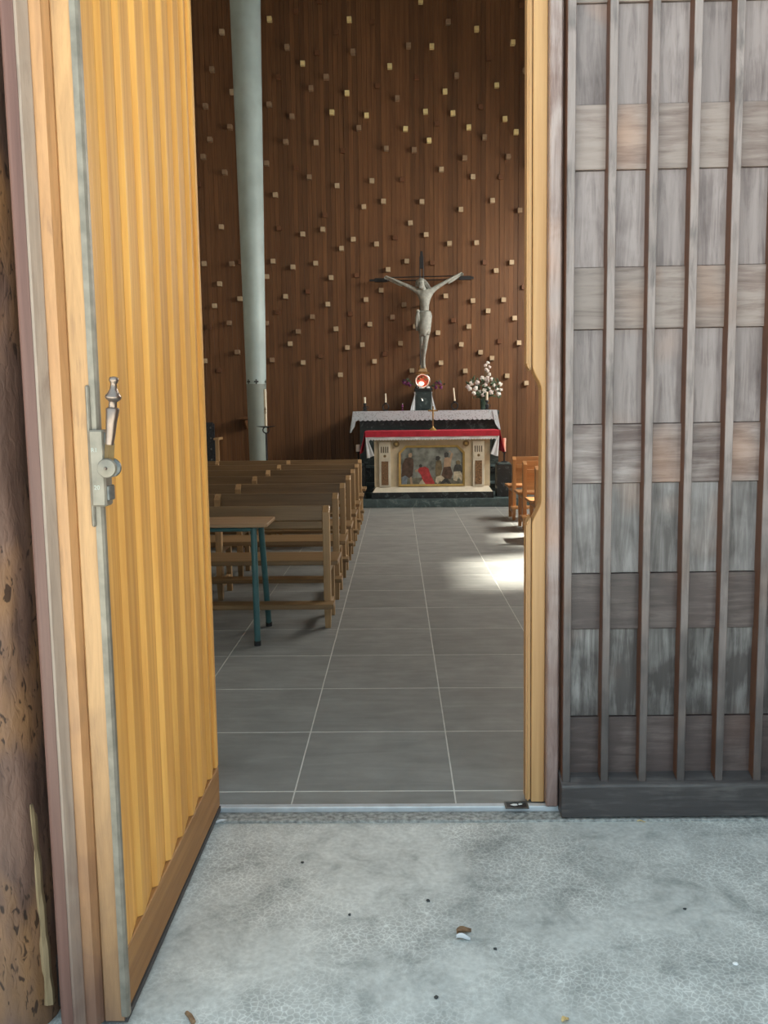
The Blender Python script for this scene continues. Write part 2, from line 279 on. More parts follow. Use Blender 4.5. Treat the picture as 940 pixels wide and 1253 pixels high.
# ------------------------------------------------------------------ mesh helpers
class MB:
    def __init__(s): s.v = []; s.f = []
    def add(s, vs, fs):
        o = len(s.v); s.v += [tuple(v) for v in vs]; s.f += [tuple(i+o for i in f) for f in fs]; return s
    def box(s, x0, x1, y0, y1, z0, z1):
        return s.hexa([(x0,y0,z0),(x1,y0,z0),(x1,y1,z0),(x0,y1,z0),(x0,y0,z1),(x1,y0,z1),(x1,y1,z1),(x0,y1,z1)])
    def hexa(s, p): return s.add(p, [(0,3,2,1),(4,5,6,7),(0,1,5,4),(1,2,6,5),(2,3,7,6),(3,0,4,7)])
    def prism(s, poly, plane, a, b):                       # poly in 2D, extruded along the missing axis
        def P(q, t): return {'xz': (q[0], t, q[1]), 'xy': (q[0], q[1], t), 'yz': (t, q[0], q[1])}[plane]
        n = len(poly); vs = [P(q, a) for q in poly] + [P(q, b) for q in poly]
        fs = [tuple(range(n-1, -1, -1)), tuple(range(n, 2*n))] + [(i, (i+1) % n, n+(i+1) % n, n+i) for i in range(n)]
        return s.add(vs, fs)
    def tube(s, pts, rad, seg=12, cap=True):
        pts = [Vector(p) for p in pts]; n = len(pts); rad = [rad]*n if isinstance(rad, (int, float)) else rad
        vs = []; fs = []; t0 = (pts[1]-pts[0]).normalized(); ref = Vector((0, 0, 1)) if abs(t0.z) < 0.9 else Vector((1, 0, 0))
        for i, p in enumerate(pts):
            t = (pts[min(i+1, n-1)]-pts[max(i-1, 0)]).normalized(); a = t.cross(ref).normalized(); b = t.cross(a)
            for k in range(seg): w = 2*math.pi*k/seg; vs.append(p + (a*math.cos(w)+b*math.sin(w))*rad[i])
        for i in range(n-1):
            for k in range(seg): fs.append((i*seg+k, i*seg+(k+1) % seg, (i+1)*seg+(k+1) % seg, (i+1)*seg+k))
        if cap: fs += [tuple(range(seg-1, -1, -1)), tuple(range((n-1)*seg, n*seg))]
        return s.add(vs, fs)
    def lathe(s, c, prof, seg=20):                          # prof [(r, z)] about vertical axis at c
        return s.tube([(c[0], c[1], c[2]+z) for r, z in prof], [max(r, 1e-4) for r, z in prof], seg) if False else s._lathe(c, prof, seg)
    def _lathe(s, c, prof, seg):
        vs = []; fs = []; n = len(prof)
        for r, z in prof:
            for k in range(seg): w = 2*math.pi*k/seg; vs.append((c[0]+r*math.cos(w), c[1]+r*math.sin(w), c[2]+z))
        for i in range(n-1):
            for k in range(seg): fs.append((i*seg+k, i*seg+(k+1) % seg, (i+1)*seg+(k+1) % seg, (i+1)*seg+k))
        fs += [tuple(range(seg-1, -1, -1)), tuple(range((n-1)*seg, n*seg))]
        return s.add(vs, fs)
    def ball(s, c, rx, ry=None, rz=None, seg=10, rings=6, jit=0.0):
        ry = ry or rx; rz = rz or rx; vs = [(c[0], c[1], c[2]-rz)]; fs = []
        for i in range(1, rings):
            ph = -math.pi/2+math.pi*i/rings
            for k in range(seg):
                w = 2*math.pi*k/seg; j = 1+R.uniform(-jit, jit)
                vs.append((c[0]+rx*j*math.cos(ph)*math.cos(w), c[1]+ry*j*math.cos(ph)*math.sin(w), c[2]+rz*j*math.sin(ph)))
        vs.append((c[0], c[1], c[2]+rz)); L = len(vs)-1
        for k in range(seg): fs.append((0, 1+(k+1) % seg, 1+k)); fs.append((L, L-seg+k, L-seg+(k+1) % seg))
        for i in range(rings-2):
            for k in range(seg): a = 1+i*seg; fs.append((a+k, a+(k+1) % seg, a+seg+(k+1) % seg, a+seg+k))
        return s.add(vs, fs)
    def torus(s, c, R0, r, axis='y', seg=28, ss=10):
        vs = []; fs = []
        for i in range(seg):
            a = 2*math.pi*i/seg
            for k in range(ss):
                b = 2*math.pi*k/ss; q = R0+r*math.cos(b); h = r*math.sin(b)
                p = {'y': (q*math.cos(a), h, q*math.sin(a)), 'z': (q*math.cos(a), q*math.sin(a), h), 'x': (h, q*math.cos(a), q*math.sin(a))}[axis]
                vs.append((c[0]+p[0], c[1]+p[1], c[2]+p[2]))
        for i in range(seg):
            for k in range(ss): fs.append((i*ss+k, ((i+1) % seg)*ss+k, ((i+1) % seg)*ss+(k+1) % ss, i*ss+(k+1) % ss))
        return s.add(vs, fs)
    def disc(s, c, r, y0, y1, seg=24):                       # short cylinder with axis along Y
        vs = [(c[0]+r*math.cos(2*math.pi*k/seg), y, c[1]+r*math.sin(2*math.pi*k/seg)) for y in (y0, y1) for k in range(seg)]
        return s.add(vs, [tuple(range(seg)), tuple(range(2*seg-1, seg-1, -1))] + [(k, seg+k, seg+(k+1) % seg, (k+1) % seg) for k in range(seg)])
    def sheet(s, grid, th=0.006, nrm=(0, 1, 0)):             # grid of points given thickness along nrm
        n, mm = len(grid), len(grid[0]); t = Vector(nrm)*th
        vs = [Vector(p) for row in grid for p in row]; vs2 = [v+t for v in vs]; o = n*mm; fs = []
        for i in range(n-1):
            for j in range(mm-1):
                a, b, c, d = i*mm+j, i*mm+j+1, (i+1)*mm+j+1, (i+1)*mm+j
                fs += [(a, b, c, d), (d+o, c+o, b+o, a+o)]
        rim = [(0, j) for j in range(mm)] + [(i, mm-1) for i in range(1, n)] + [(n-1, j) for j in range(mm-2, -1, -1)] + [(i, 0) for i in range(n-2, 0, -1)]
        ids = [i*mm+j for i, j in rim]
        for k in range(len(ids)): a, b = ids[k], ids[(k+1) % len(ids)]; fs.append((b, a, a+o, b+o))
        return s.add(vs+vs2, fs)
    def build(s, name, mat, parent=None, bevel=0.0, smooth=None, origin=None, seg=1):
        me = bpy.data.meshes.new(name)
        off = Vector((0, 0, 0))
        if parent is not None: off = wloc(parent)
        elif origin is not None: off = Vector(origin)
        me.from_pydata([tuple(Vector(v)-off) for v in s.v], [], s.f)
        bm = bmesh.new(); bm.from_mesh(me); bmesh.ops.recalc_face_normals(bm, faces=bm.faces)
        if bevel: bmesh.ops.bevel(bm, geom=list(bm.edges), offset=bevel, segments=seg, affect='EDGES', clamp_overlap=True)
        bm.to_mesh(me); bm.free()
        if smooth is not None:
            for p in me.polygons: p.use_smooth = True
            me.set_sharp_from_angle(angle=math.radians(smooth))
        me.materials.append(mat if not isinstance(mat, str) else M[mat])
        o = bpy.data.objects.new(name, me); COL.objects.link(o)
        if parent is not None: o.parent = parent
        else: o.location = off
        return o
def wloc(o):
    p = Vector(o.location)
    while o.parent: o = o.parent; p += Vector(o.location)
    return p
def tag(o, label, cat=None, group=None, kind=None):
    o['label'] = label
    if cat: o['category'] = cat
    if group: o['group'] = group
    if kind: o['kind'] = kind
    return o
def thing(name, loc, label, cat, group=None, kind=None):
    o = bpy.data.objects.new(name, None); o.empty_display_size = 0.1; COL.objects.link(o); o.location = loc
    return tag(o, label, cat, group, kind)
def share(o, name, loc, parent, mat=None):
    c = o.copy(); c.name = name; COL.objects.link(c); c.parent = parent; c.location = loc
    return c
def copy_tree(o, parent=None):
    c = o.copy(); COL.objects.link(c); c.parent = parent
    for ch in o.children: copy_tree(ch, c)
    return c
B = lambda *a: MB().box(*a)

# ------------------------------------------------------------------ the setting
XL, XR, YF, YB, ZC = -4.6, 4.6, 3.05, 14.25, 9.3
g = B(-16, 16, -16, 2.90, -0.30, -0.02).build('ground', 'concrete'); tag(g, 'pale grey concrete ground outside the doorway with crackled worn patches', 'ground', kind='structure')
g = B(-3.0, 3.0, 2.885, 2.955, -0.25, -0.012).build('trim_1', 'mortar', bevel=0.004); tag(g, 'rough grey mortar strip just outside the door threshold', 'trim', kind='structure')
g = B(-0.80, 1.7, 2.957, 2.985, -0.2, 0.004).build('trim_2', 'alu', bevel=0.002); tag(g, 'pale metal threshold strip across the doorway', 'threshold', kind='structure')
# tiled floor, each tile a piece
floor = B(XL, XR, 2.985, YB, -0.20, -0.0004).build('floor', 'grout'); tag(floor, 'grey slate tiled floor of the chapel with pale joints', 'floor', kind='structure')
T, G = 0.60, 0.008
tile0 = None
def tile_mesh(x0, x1, y0, y1): return B(x0, x1, y0, y1, -0.02, 0.0)
X0, Y0 = -0.40, 3.096
cols = [X0+T*i for i in range(-7, 9)]
rows_ = [Y0-T+T*i for i in range(0, 20)]
for cxx in cols:
    a, b = max(cxx, XL), min(cxx+T, XR)
    for ry in rows_:
        c0, d0 = max(ry, 2.986), min(ry+T, YB)
        if b-a < 0.1 or d0-c0 < 0.05: continue
        if ry > 12.45: continue                                # under the altar step
        full = abs(b-a-T) < 1e-6 and abs(d0-c0-T) < 1e-6
        if full and tile0 is not None: share(tile0, 'floor_tile', (a, c0, 0), floor); continue
        mb = B(.0025, b-a-.0025, G/2, d0-c0-G/2, -0.02, 0.0)
        o = mb.build('floor_tile', 'slate', bevel=0.0005); o.parent = floor; o.location = (a, c0, 0)
        if full: tile0 = o
# walls
o = B(XL-0.3, XL, YF, YB+0.3, -0.2, ZC).build('wall_left', 'plaster'); tag(o, 'plain side wall of the chapel left of the pews', 'wall', kind='structure')
mb = MB(); ys = [YF] + [v for ab in WIN_Y for v in ab] + [YB+0.3]
for i in range(0, len(ys), 2): mb.box(XR, XR+0.3, ys[i], ys[i+1], -0.2, ZC)
for (a, b), wh in zip(WIN_Y, WHEAD): mb.box(XR, XR+0.3, a, b, -0.2, WZ0).box(XR, XR+0.3, a, b, wh, ZC)
o = mb.build('wall_right', 'plaster'); tag(o, 'side wall of the chapel with tall windows right of the pews', 'wall', kind='structure')
for i, (a, b) in enumerate(WIN_Y):
    WZ1 = WHEAD[i]
    w = thing('window_%d' % (i+1), (XR+0.15, (a+b)/2, WZ0), ['tall side window nearest the entrance', 'tall middle window in the side wall', 'tall side window nearest the altar'][i], 'window', kind='structure')
    mb = MB()
    for y0, y1, z0, z1 in ((a, a+.06, WZ0, WZ1), (b-.06, b, WZ0, WZ1), (a+.06, b-.06, WZ0, WZ0+.06), (a+.06, b-.06, WZ1-.06, WZ1)): mb.box(XR+.12, XR+.18, y0, y1, z0, z1)
    mb.build('window_frame', 'black', w)
    B(XR+.13, XR+.17, (a+b)/2-.02, (a+b)/2+.02, WZ0+.06, WZ1-.06).build('mullion', 'black', w)
    for y0, y1 in ((a+.06, (a+b)/2-.02), ((a+b)/2+.02, b-.06)): B(XR+.147, XR+.153, y0, y1, WZ0+.06, WZ1-.06).build('pane', 'glass', w)
DX0, DX1, DZ = -0.81, 1.68, 3.06
mb = MB().box(-7, DX0, YF, YF+.3, -0.2, ZC+.9).box(DX1, 8, YF, YF+.3, -0.2, ZC+.9).box(DX0, DX1, YF, YF+.3, DZ, 5.4)
mb.box(DX0, -1.5, YF, YF+.3, 5.4, 7.8) if False else None
mb.box(DX0, DX1, YF, YF+.3, 5.4, ZC+.9)
o = mb.build('wall_front', 'render'); tag(o, 'entrance facade wall around the wooden double door', 'wall', kind='structure')
o = B(2.35, 2.65, 0.3, YF-.001, -0.1, 4.2).build('added_shade_wall', 'slat'); tag(o, 'unseen dark timber wall added right of the entrance to shade the open door', 'wall', kind='structure')  # unseen wall, added to keep light off the open leaf's ribbed face
o = B(XL-.3, XR+.3, YF+.3, YB+.3, ZC, ZC+.3).build('ceiling', 'plaster'); tag(o, 'chapel ceiling high above the pews', 'ceiling', kind='structure')
o = MB().box(DX0, DX0+.028, YF, YF+.3, 0.001, DZ).box(DX0+.028, DX1, YF, YF+.3, DZ-.03, DZ).build('trim_3', 'edge_orange', bevel=.003); tag(o, 'wooden door frame lining the entrance opening', 'door frame', kind='structure')

# slatted back wall
YW = 14.2
wb = B(XL, XR, YW+.03, YW+.35, -.2, ZC).build('wall_back', 'wallbase'); tag(wb, 'tall chancel wall of dark brown vertical wood slats studded with small square blocks', 'wall', kind='structure')
SP = 0.0745; slat0 = None
for i in range(int((XR-XL)/SP)):
    x = XL+SP*i+.003; y = YW+R.uniform(-.004, .004)
    if slat0 is None: o = slat0 = B(0, .0728, 0, .04, 0, ZC-.001).build('slat', 'slat', bevel=.001); o.parent = wb; o.location = (x, y, .0005)
    else: o = share(slat0, 'slat', (x, y, .0005), wb)
def conv(ox, oy, s, items): return [(ox+x/s, oy+y/s, k) for x, y, k in items]
blocks = []
blocks += conv(240, 0, 5.875, [(182,224,'p'),(111,493,'m'),(256,656,'p'),(63,757,'m'),(240,908,'m'),(96,999,'m'),(47,1123,'m'),(525,132,'g'),(720,78,'d'),(651,333,'m'),(868,375,'d'),(765,452,'g'),(592,550,'d'),(932,548,'m'),(825,629,'m'),(522,747,'m'),(688,832,'m'),(642,1015,'m'),(862,1023,'p'),(505,1170,'m'),(885,5,'d')])
blocks += conv(390, 0, 6.265, [(233,143,'g'),(137,245,'d'),(410,165,'d'),(262,390,'m'),(783,2,'g'),(690,343,'m'),(868,350,'g'),(545,502,'g'),(58,584,'m'),(754,590,'d'),(452,657,'d'),(217,709,'g'),(604,748,'m'),(100,857,'g'),(367,881,'g'),(308,977,'m'),(820,852,'g'),(667,984,'g'),(848,1073,'g'),(519,1135,'m'),(733,1145,'m'),(186,1152,'d')])
blocks += conv(520, 0, 6.265, [(740,40,'d'),(181,162,'m'),(398,216,'g'),(677,320,'g'),(490,445,'d'),(771,535,'m'),(245,573,'m'),(553,650,'g'),(155,697,'g'),(430,815,'d'),(216,863,'g'),(616,907,'g'),(95,945,'d'),(338,971,'g'),(702,1008,'g'),(459,1047,'m'),(307,1208,'m'),(642,1197,'m')])
blocks += conv(236, 190, 6.104, [(235,123,'m'),(40,215,'d'),(210,533,'p'),(82,808,'p'),(288,808,'m'),(355,795,'d'),(198,958,'p'),(349,1070,'p'),(160,1123,'p'),(775,90,'d'),(870,160,'m'),(614,293,'p'),(643,543,'d'),(820,587,'p'),(598,790,'p'),(746,833,'p'),(917,805,'p'),(551,905,'p'),(692,1053,'p'),(860,1018,'d'),(633,1170,'d'),(892,1205,'m')])
blocks += conv(380, 190, 6.267, [(204,231,'p'),(471,194,'p'),(703,185,'d'),(410,393,'p'),(560,350,'p'),(856,354,'p'),(112,457,'d'),(93,566,'p'),(767,517,'p'),(888,607,'p'),(328,643,'p'),(238,712,'p'),(506,679,'p'),(650,630,'d'),(158,937,'p'),(739,811,'p'),(596,875,'p'),(356,918,'d'),(542,1034,'p'),(426,1106,'p'),(717,1144,'m'),(133,1141,'p'),(305,1215,'d'),(630,1240,'m'),(935,825,'d')])
blocks += conv(520, 190, 6.265, [(127,105,'p'),(370,162,'p'),(790,72,'p'),(582,165,'d'),(520,345,'p'),(277,413,'p'),(730,420,'m'),(189,674,'p'),(397,669,'p'),(460,820,'d'),(667,820,'p'),(548,883,'p'),(760,1010,'d'),(161,1077,'p'),(369,1114,'p'),(605,1107,'p'),(486,1192,'p'),(690,1247,'p')])
blocks += conv(236, 380, 4.393, [(87,88,'d'),(194,66,'m'),(237,222,'m'),(63,270,'p'),(142,320,'d'),(394,68,'m'),(565,112,'m'),(769,98,'p'),(523,178,'p'),(831,198,'p'),(912,183,'p'),(425,265,'m'),(688,243,'d'),(593,279,'p'),(793,345,'p')])
blocks += conv(420, 380, 7.833, [(255,130,'p'),(691,150,'p'),(910,212,'p'),(551,312,'p'),(402,415,'d'),(301,486,'p'),(660,575,'p'),(938,500,'p')])
blocks += conv(530, 380, 7.231, [(180,85,'d'),(318,140,'p'),(251,300,'p'),(590,270,'d'),(762,285,'p'),(421,368,'p'),(523,420,'p'),(286,533,'p'),(657,577,'p'),(827,641,'p')])
# the pattern goes on past what the doorway shows
for gx in range(14):
    for gz in range(12):
        x = 2.5+R.uniform(0, 2.0); z = 1.7+gz*.62+R.uniform(-.25, .25)
        if gx < 2: blocks.append((x, z, R.choice('ppmd')+'w'))
        elif gx < 4: blocks.append((-4.5+R.uniform(0, 1.1), z, R.choice('ppmd')+'w'))
bp = {'g': .07, 'p': .065, 'm': .085, 'd': .04}; b0 = {}
for x, y, k in blocks:
    if k.endswith('w'): P = Vector((x, YW, y)); k = k[0]
    else: P = at(x, y, YW-bp[k])
    if k not in b0:
        o = b0[k] = B(-.036, .036, 0, bp[k]+.008, -.036, .036).build('wood_block', 'blk_'+k, bevel=.002); o.parent = wb; o.location = (P.x, YW-bp[k], P.z)
    else: o = share(b0[k], 'wood_block', (P.x, YW-bp[k], P.z), wb)
    o.rotation_euler = (R.uniform(-.05, .05), R.uniform(-.05, .05), R.uniform(-.05, .05))
# bracket shelf on the back wall
sh = thing('wall_bracket', (at(298, 511, 14.05).x, 14.19, at(298, 511, 14.05).z), 'small dark wooden bracket shelf on back wall just left of the pillar', 'shelf')
a, b = at(291, 510, 14.0), at(305, 513, 14.0)
B(a.x, b.x, 13.88, 14.19, b.z, a.z).build('shelf_board', 'slat', sh, bevel=.003)
MB().prism([(14.19, b.z-.16), (14.16, b.z-.16), (13.95, b.z-.03), (13.95, b.z), (14.19, b.z)], 'yz', a.x+.09, b.x-.06).build('corbel', 'slat', sh)

# ------------------------------------------------------------------ door_2, the closed weathered leaf
D2 = thing('door_2', (0.45, 2.99, 0.0), 'closed door leaf with weathered vertical battens and silvery wood panels', 'door', kind='structure')
ztop = 3.04
B(.563, 1.62, 2.972, 3.03, .01, ztop).build('leaf_core', 'stain', D2)
rowz = [.118, .336, .653, .851, 1.165, 1.366, 1.683, 1.886, 2.197, 2.402, 2.714, 2.918, ztop]
bx = [.570+.1335*k for k in range(8)]; BWD = .027
pc = {}
for k in range(8):
    xa = bx[k]+BWD*.35; xb = bx[k+1]+BWD*.5 if k < 7 else 1.62
    for r in range(len(rowz)-1):
        z0, z1 = rowz[r], rowz[r+1]; short = r % 2 == 0
        lvl = 1 if z1 < .7 or (short and z1 < .9) else (2 if z1 < 1.4 else 3)
        yf = 2.953+R.uniform(-.0015, .0015) if short else 2.962+R.uniform(-.0015, .0015)
        mm = M[('w_h' if short else 'w_v')+str(lvl)]
        key = (round(xb-xa, 4), r)
        if key in pc: o = share(pc[key], 'door_panel', (xa-.45, yf-2.99, z0), D2)
        else:
            o = B(0, xb-xa, 0, 2.972-2.951, .0008, z1-z0-.0008).build('door_panel', mm, bevel=.0015); o.parent = D2; o.location = (xa-.45, yf-2.99, z0); pc[key] = o
bt0 = None
for k in range(8):
    if bt0 is None:
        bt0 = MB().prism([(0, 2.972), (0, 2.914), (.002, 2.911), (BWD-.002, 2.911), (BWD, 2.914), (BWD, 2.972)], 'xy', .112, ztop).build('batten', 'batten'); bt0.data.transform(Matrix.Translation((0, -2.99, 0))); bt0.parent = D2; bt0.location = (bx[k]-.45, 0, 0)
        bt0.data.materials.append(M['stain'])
        for pf in bt0.data.polygons: pf.material_index = 1 if abs(pf.normal.x) > .9 else 0  # batten sides take the darker reddish brown, fronts the weathered wood
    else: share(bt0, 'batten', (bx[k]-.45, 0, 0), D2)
MB().prism([(2.892, -.008), (2.892, .104), (2.897, .109), (2.958, .134), (3.0, .134), (3.0, -.008)], 'yz', .564, 1.625).build('plinth', 'plinthw', D2, bevel=.002)
B(.520, .562, 2.945, 3.03, .006, ztop).build('outer_stile', 'strip', D2, bevel=.005)
def cut(x_out, x_in, xr):                                     # outline with the rounded lock recess
    pts = [(xr, .006), (x_out, .006)]
    n = 8
    for i in range(n+1):
        t = i/n; e = t*t*(3-2*t); pts.append((x_out+(x_in-x_out)*e, 1.02+.085*t))
    for i in range(n+1):
        t = i/n; e = t*t*(3-2*t); pts.append((x_in+(x_out-x_in)*e, 1.485+.085*t))
    return pts+[(x_out, ztop), (xr, ztop)]
tg = MB().prism(cut(.472, .503, .5195), 'xz', 2.985, 3.05).build('rebate_tongue', 'tongue', D2, bevel=.003)
bd1 = MB().prism([(.4695, .006), (.453, .006), (.453, 1.022), (.4695, 1.052)], 'xz', 2.990, 3.055).build('bead', 'tongue', D2, bevel=.006, seg=2)
bd2 = MB().prism([(.4695, 1.548), (.453, 1.572), (.453, ztop), (.4695, ztop)], 'xz', 2.990, 3.055).build('bead', 'tongue', D2, bevel=.006, seg=2)
D2.rotation_euler = (0, -.0055, 0)

# ------------------------------------------------------------------ door_1, the open leaf seen from inside
D1 = thing('door_1', (-.70, 2.95, 0.0), 'open door leaf of golden ribbed boards swung out beside the log post', 'door', kind='structure')
XI = -.655; XO = -.80
B(-.765, XI-.022, 1.875, 2.955, .012, ztop).build('leaf_core', 'edge_orange', D1)
ribs = [1.905, 2.025] + [2.025+.1345*k for k in range(1, 7)] + [2.925]
prev = None
for k in range(len(ribs)-1):
    ya, yb = ribs[k], ribs[k+1]
    if k == 0: poly = [(XI-.022, ya-.01), (XI, ya-.01), (XI, ya+.03), (XI-.0125, yb-.0005), (XI-.022, yb-.0005)]
    else: poly = [(XI-.0235, ya), (XI-.0125, ya), (XI, ya+.010), (XI, ya+.024), (XI-.0125, yb-.0005), (XI-.0235, yb-.0005)]
    MB().prism(poly, 'xy', .165, ztop).build('ribbed_board', 'pine', D1)
B(XI-.022, XI+.001, 1.895, 2.955, .014, .163).build('bottom_rail', 'pine_h', D1, bevel=.003)
B(XI-.022, XI+.001, 2.924, 2.957, .164, ztop).build('hinge_stile', 'pine', D1, bevel=.004)
B(-.775, XI+.004, 1.87, 2.955, -.004, .012).build('bottom_seal', 'rubber', D1)
MB().prism([(XI-.001, 1.885), (XI-.001, 1.862), (-.70, 1.862), (-.704, 1.866), (-.704, 1.885)], 'xy', .006, ztop).build('inner_edge', 'edge_pale', D1)
MB().prism([(-.704, 1.885), (-.704, 1.862), (-.714, 1.842), (-.738, 1.842), (-.738, 1.885)], 'xy', .006, ztop).build('middle_edge', 'edge_mid', D1)
MB().prism([(-.738, 1.885), (-.738, 1.838), (-.752, 1.816), (-.757, 1.814), (-.757, 1.885)], 'xy', .006, ztop).build('edge_chamfer', 'edge_grey', D1)
po = [(-.757, 1.885), (-.757, 1.812)] + [(-.772-.016*math.sin(a), 1.826-.018*math.cos(a)) for a in [i*math.pi/10 for i in range(0, 6)]] + [(-.788, 1.90), (-.766, 1.90)]
MB().prism(po, 'xy', .006, ztop).build('outer_edge', 'edge_purple', D1, smooth=30)
# outside face of the open leaf: panels and battens like the closed leaf
B(-.790, -.765, 1.90, 2.955, .012, ztop).build('outer_boarding', 'w_v2', D1)
for k in range(7):
    B(-.838, -.790, 1.985+.1335*k, 2.012+.1335*k, .11, ztop).build('batten', 'batten', D1)
B(-.850, -.790, 1.93, 2.955, -.008, .125).build('plinth', 'plinthw', D1, bevel=.002)
# espagnolette bolt on the free edge
E0 = MB().prism([(-.661, 1.874), (-.661, 1.858), (-.648, 1.856), (-.643, 1.861), (-.643, 1.874)], 'xy', .02, ztop-.02).build('espagnolette_bolt', 'steel', D1); tag(E0, 'long grey steel bolt rod running the height of the door edge')
zA, zB = at(115, 526, 1.85).z, at(120, 620, 1.85).z
B(-.664, -.631, 1.846, 1.892, zB, zA).build('lock_case', 'steel', E0, bevel=.004)
B(-.634, -.625, 1.852, 1.888, zB+.012, zB+.045).build('case_lug', 'steel_dark', E0, bevel=.002)
B(-.634, -.627, 1.852, 1.888, zA-.045, zA-.006).build('case_lug', 'steel_dark', E0, bevel=.002)
B(-.6685, -.660, 1.852, 1.862, zB-.045, zA+.095).build('back_plate', 'steel', E0, bevel=.003)
kc = at(131, 573, 1.835)
MB().tube([(kc.x, 1.826, kc.z), (kc.x, 1.8275, kc.z), (kc.x, 1.830, kc.z), (kc.x, 1.836, kc.z), (kc.x, 1.838, kc.z)], [.003, .0050, .0190, .0215, .0200], 28).build('front_disc', 'steel', E0, smooth=40)
MB().tube([(kc.x, 1.8235, kc.z), (kc.x, 1.826, kc.z), (kc.x, 1.829, kc.z)], [.0015, .0035, .0045], 14).build('disc_screw', 'pewter', E0, smooth=50)
MB().tube([(kc.x+.002, 1.852, kc.z), (kc.x+.002, 1.854, kc.z), (kc.x+.002, 1.862, kc.z), (kc.x+.002, 1.864, kc.z)], [.018, .0208, .0208, .018], 28).build('rear_disc', 'steel_dark', E0, smooth=40)
MB().tube([(kc.x, 1.838, kc.z), (kc.x, 1.89, kc.z)], .008, 14).build('spindle', 'steel_dark', E0, smooth=40)
YH = 1.836
def hp(x, y): return at(x, y, YH)
HP = [((133, 572), 0.0121), ((135, 546), 0.0121), ((134.5, 545), 0.0097), ((134, 544), 0.0085), ((135, 535), 0.0097), ((136.5, 515), 0.0116), ((138, 501), 0.0142), ((138, 499.5), 0.0131), ((138, 498.5), 0.0088), ((138.2, 492), 0.0085), ((138.3, 491), 0.0099), ((138.5, 488.5), 0.0153), ((138.6, 486.5), 0.0173), ((138.7, 484.5), 0.0168), ((138.8, 481), 0.0121), ((139, 476), 0.0080), ((139.2, 470), 0.0064), ((139.3, 468), 0.0080), ((139.4, 465), 0.0105), ((139.5, 462), 0.0088), ((139.6, 460.6), 0.0028)]
lev = MB().tube([hp(*p) for p, r in HP[3:]], [r for p, r in HP[3:]], 20).build('lever_handle', 'pewter', E0, smooth=50); tag(lev, 'turned pewter lever handle with knob finial pointing up')
a, b = at(133, 570, 1.852), at(134.5, 542, 1.846)
MB().tube([a, b], .0105, 4).build('lever_shank', 'bronze', E0)
def text_mesh(name, body, size, loc, parent, mat):
    cu = bpy.data.curves.new(name, 'FONT'); cu.body = body; cu.size = size; cu.extrude = .0004; cu.align_x = 'CENTER'; cu.align_y = 'CENTER'
    t = bpy.data.objects.new(name, cu); COL.objects.link(t); dg = bpy.context.evaluated_depsgraph_get(); dg.update()
    me = bpy.data.meshes.new_from_object(t.evaluated_get(dg)); bpy.data.objects.remove(t); me.materials.clear(); me.materials.append(M[mat])
    o = bpy.data.objects.new(name, me); COL.objects.link(o); o.parent = parent; o.location = Vector(loc)-wloc(parent); o.rotation_euler = (math.radians(90), 0, 0); return o
p = at(114, 551, 1.8455); text_mesh('stamped_mark', 'R1', .013, (-.652, 1.8456, p.z), E0, 'stampc')
p = at(117, 597, 1.8455); text_mesh('stamped_mark', '20', .013, (-.650, 1.8456, p.z), E0, 'stampc')

# ------------------------------------------------------------------ log post beside the open leaf
LP = thing('log_post', (-.995, 1.95, -.02), 'rough brown log post standing left of the open golden door', 'post')
mb = MB(); seg, nz = 64, 90; vs = []; fs = []
for i in range(nz+1):
    z = -.02+3.4*i/nz
    for k in range(seg):
        w = 2*math.pi*k/seg
        rr = .160+.008*noise.noise(Vector((math.cos(w)*1.2, math.sin(w)*1.2, z*.8)))+.0035*noise.noise(Vector((math.cos(w)*6, math.sin(w)*6, z*6)))+.0014*noise.noise(Vector((math.cos(w)*20, math.sin(w)*20, z*26)))
        vs.append((-.995+rr*math.cos(w), 1.95+rr*math.sin(w), z))
for i in range(nz):
    for k in range(seg): fs.append((i*seg+k, i*seg+(k+1) % seg, (i+1)*seg+(k+1) % seg, (i+1)*seg+k))
fs += [tuple(range(seg-1, -1, -1)), tuple(range(nz*seg, (nz+1)*seg))]
mb.add(vs, fs).build('log', 'bark', LP, smooth=60)
sp = []
for i in range(15):
    t = i/14; z = .03+.50*t; w = -.36; wd = .020*(1-.55*t)+.003*math.sin(i*2.1)
    cx_, cy_ = -.995+.163*math.cos(w), 1.95+.163*math.sin(w)
    sp.append([(cx_-wd*.5+.004*math.sin(i*1.3)-.012*t, cy_-.010, z), (cx_-.010*t, cy_-.016, z+.004), (cx_+wd*.5-.012*t, cy_-.008, z)])
MB().sheet(sp, .012).build('split_splinter', 'splinter', LP)

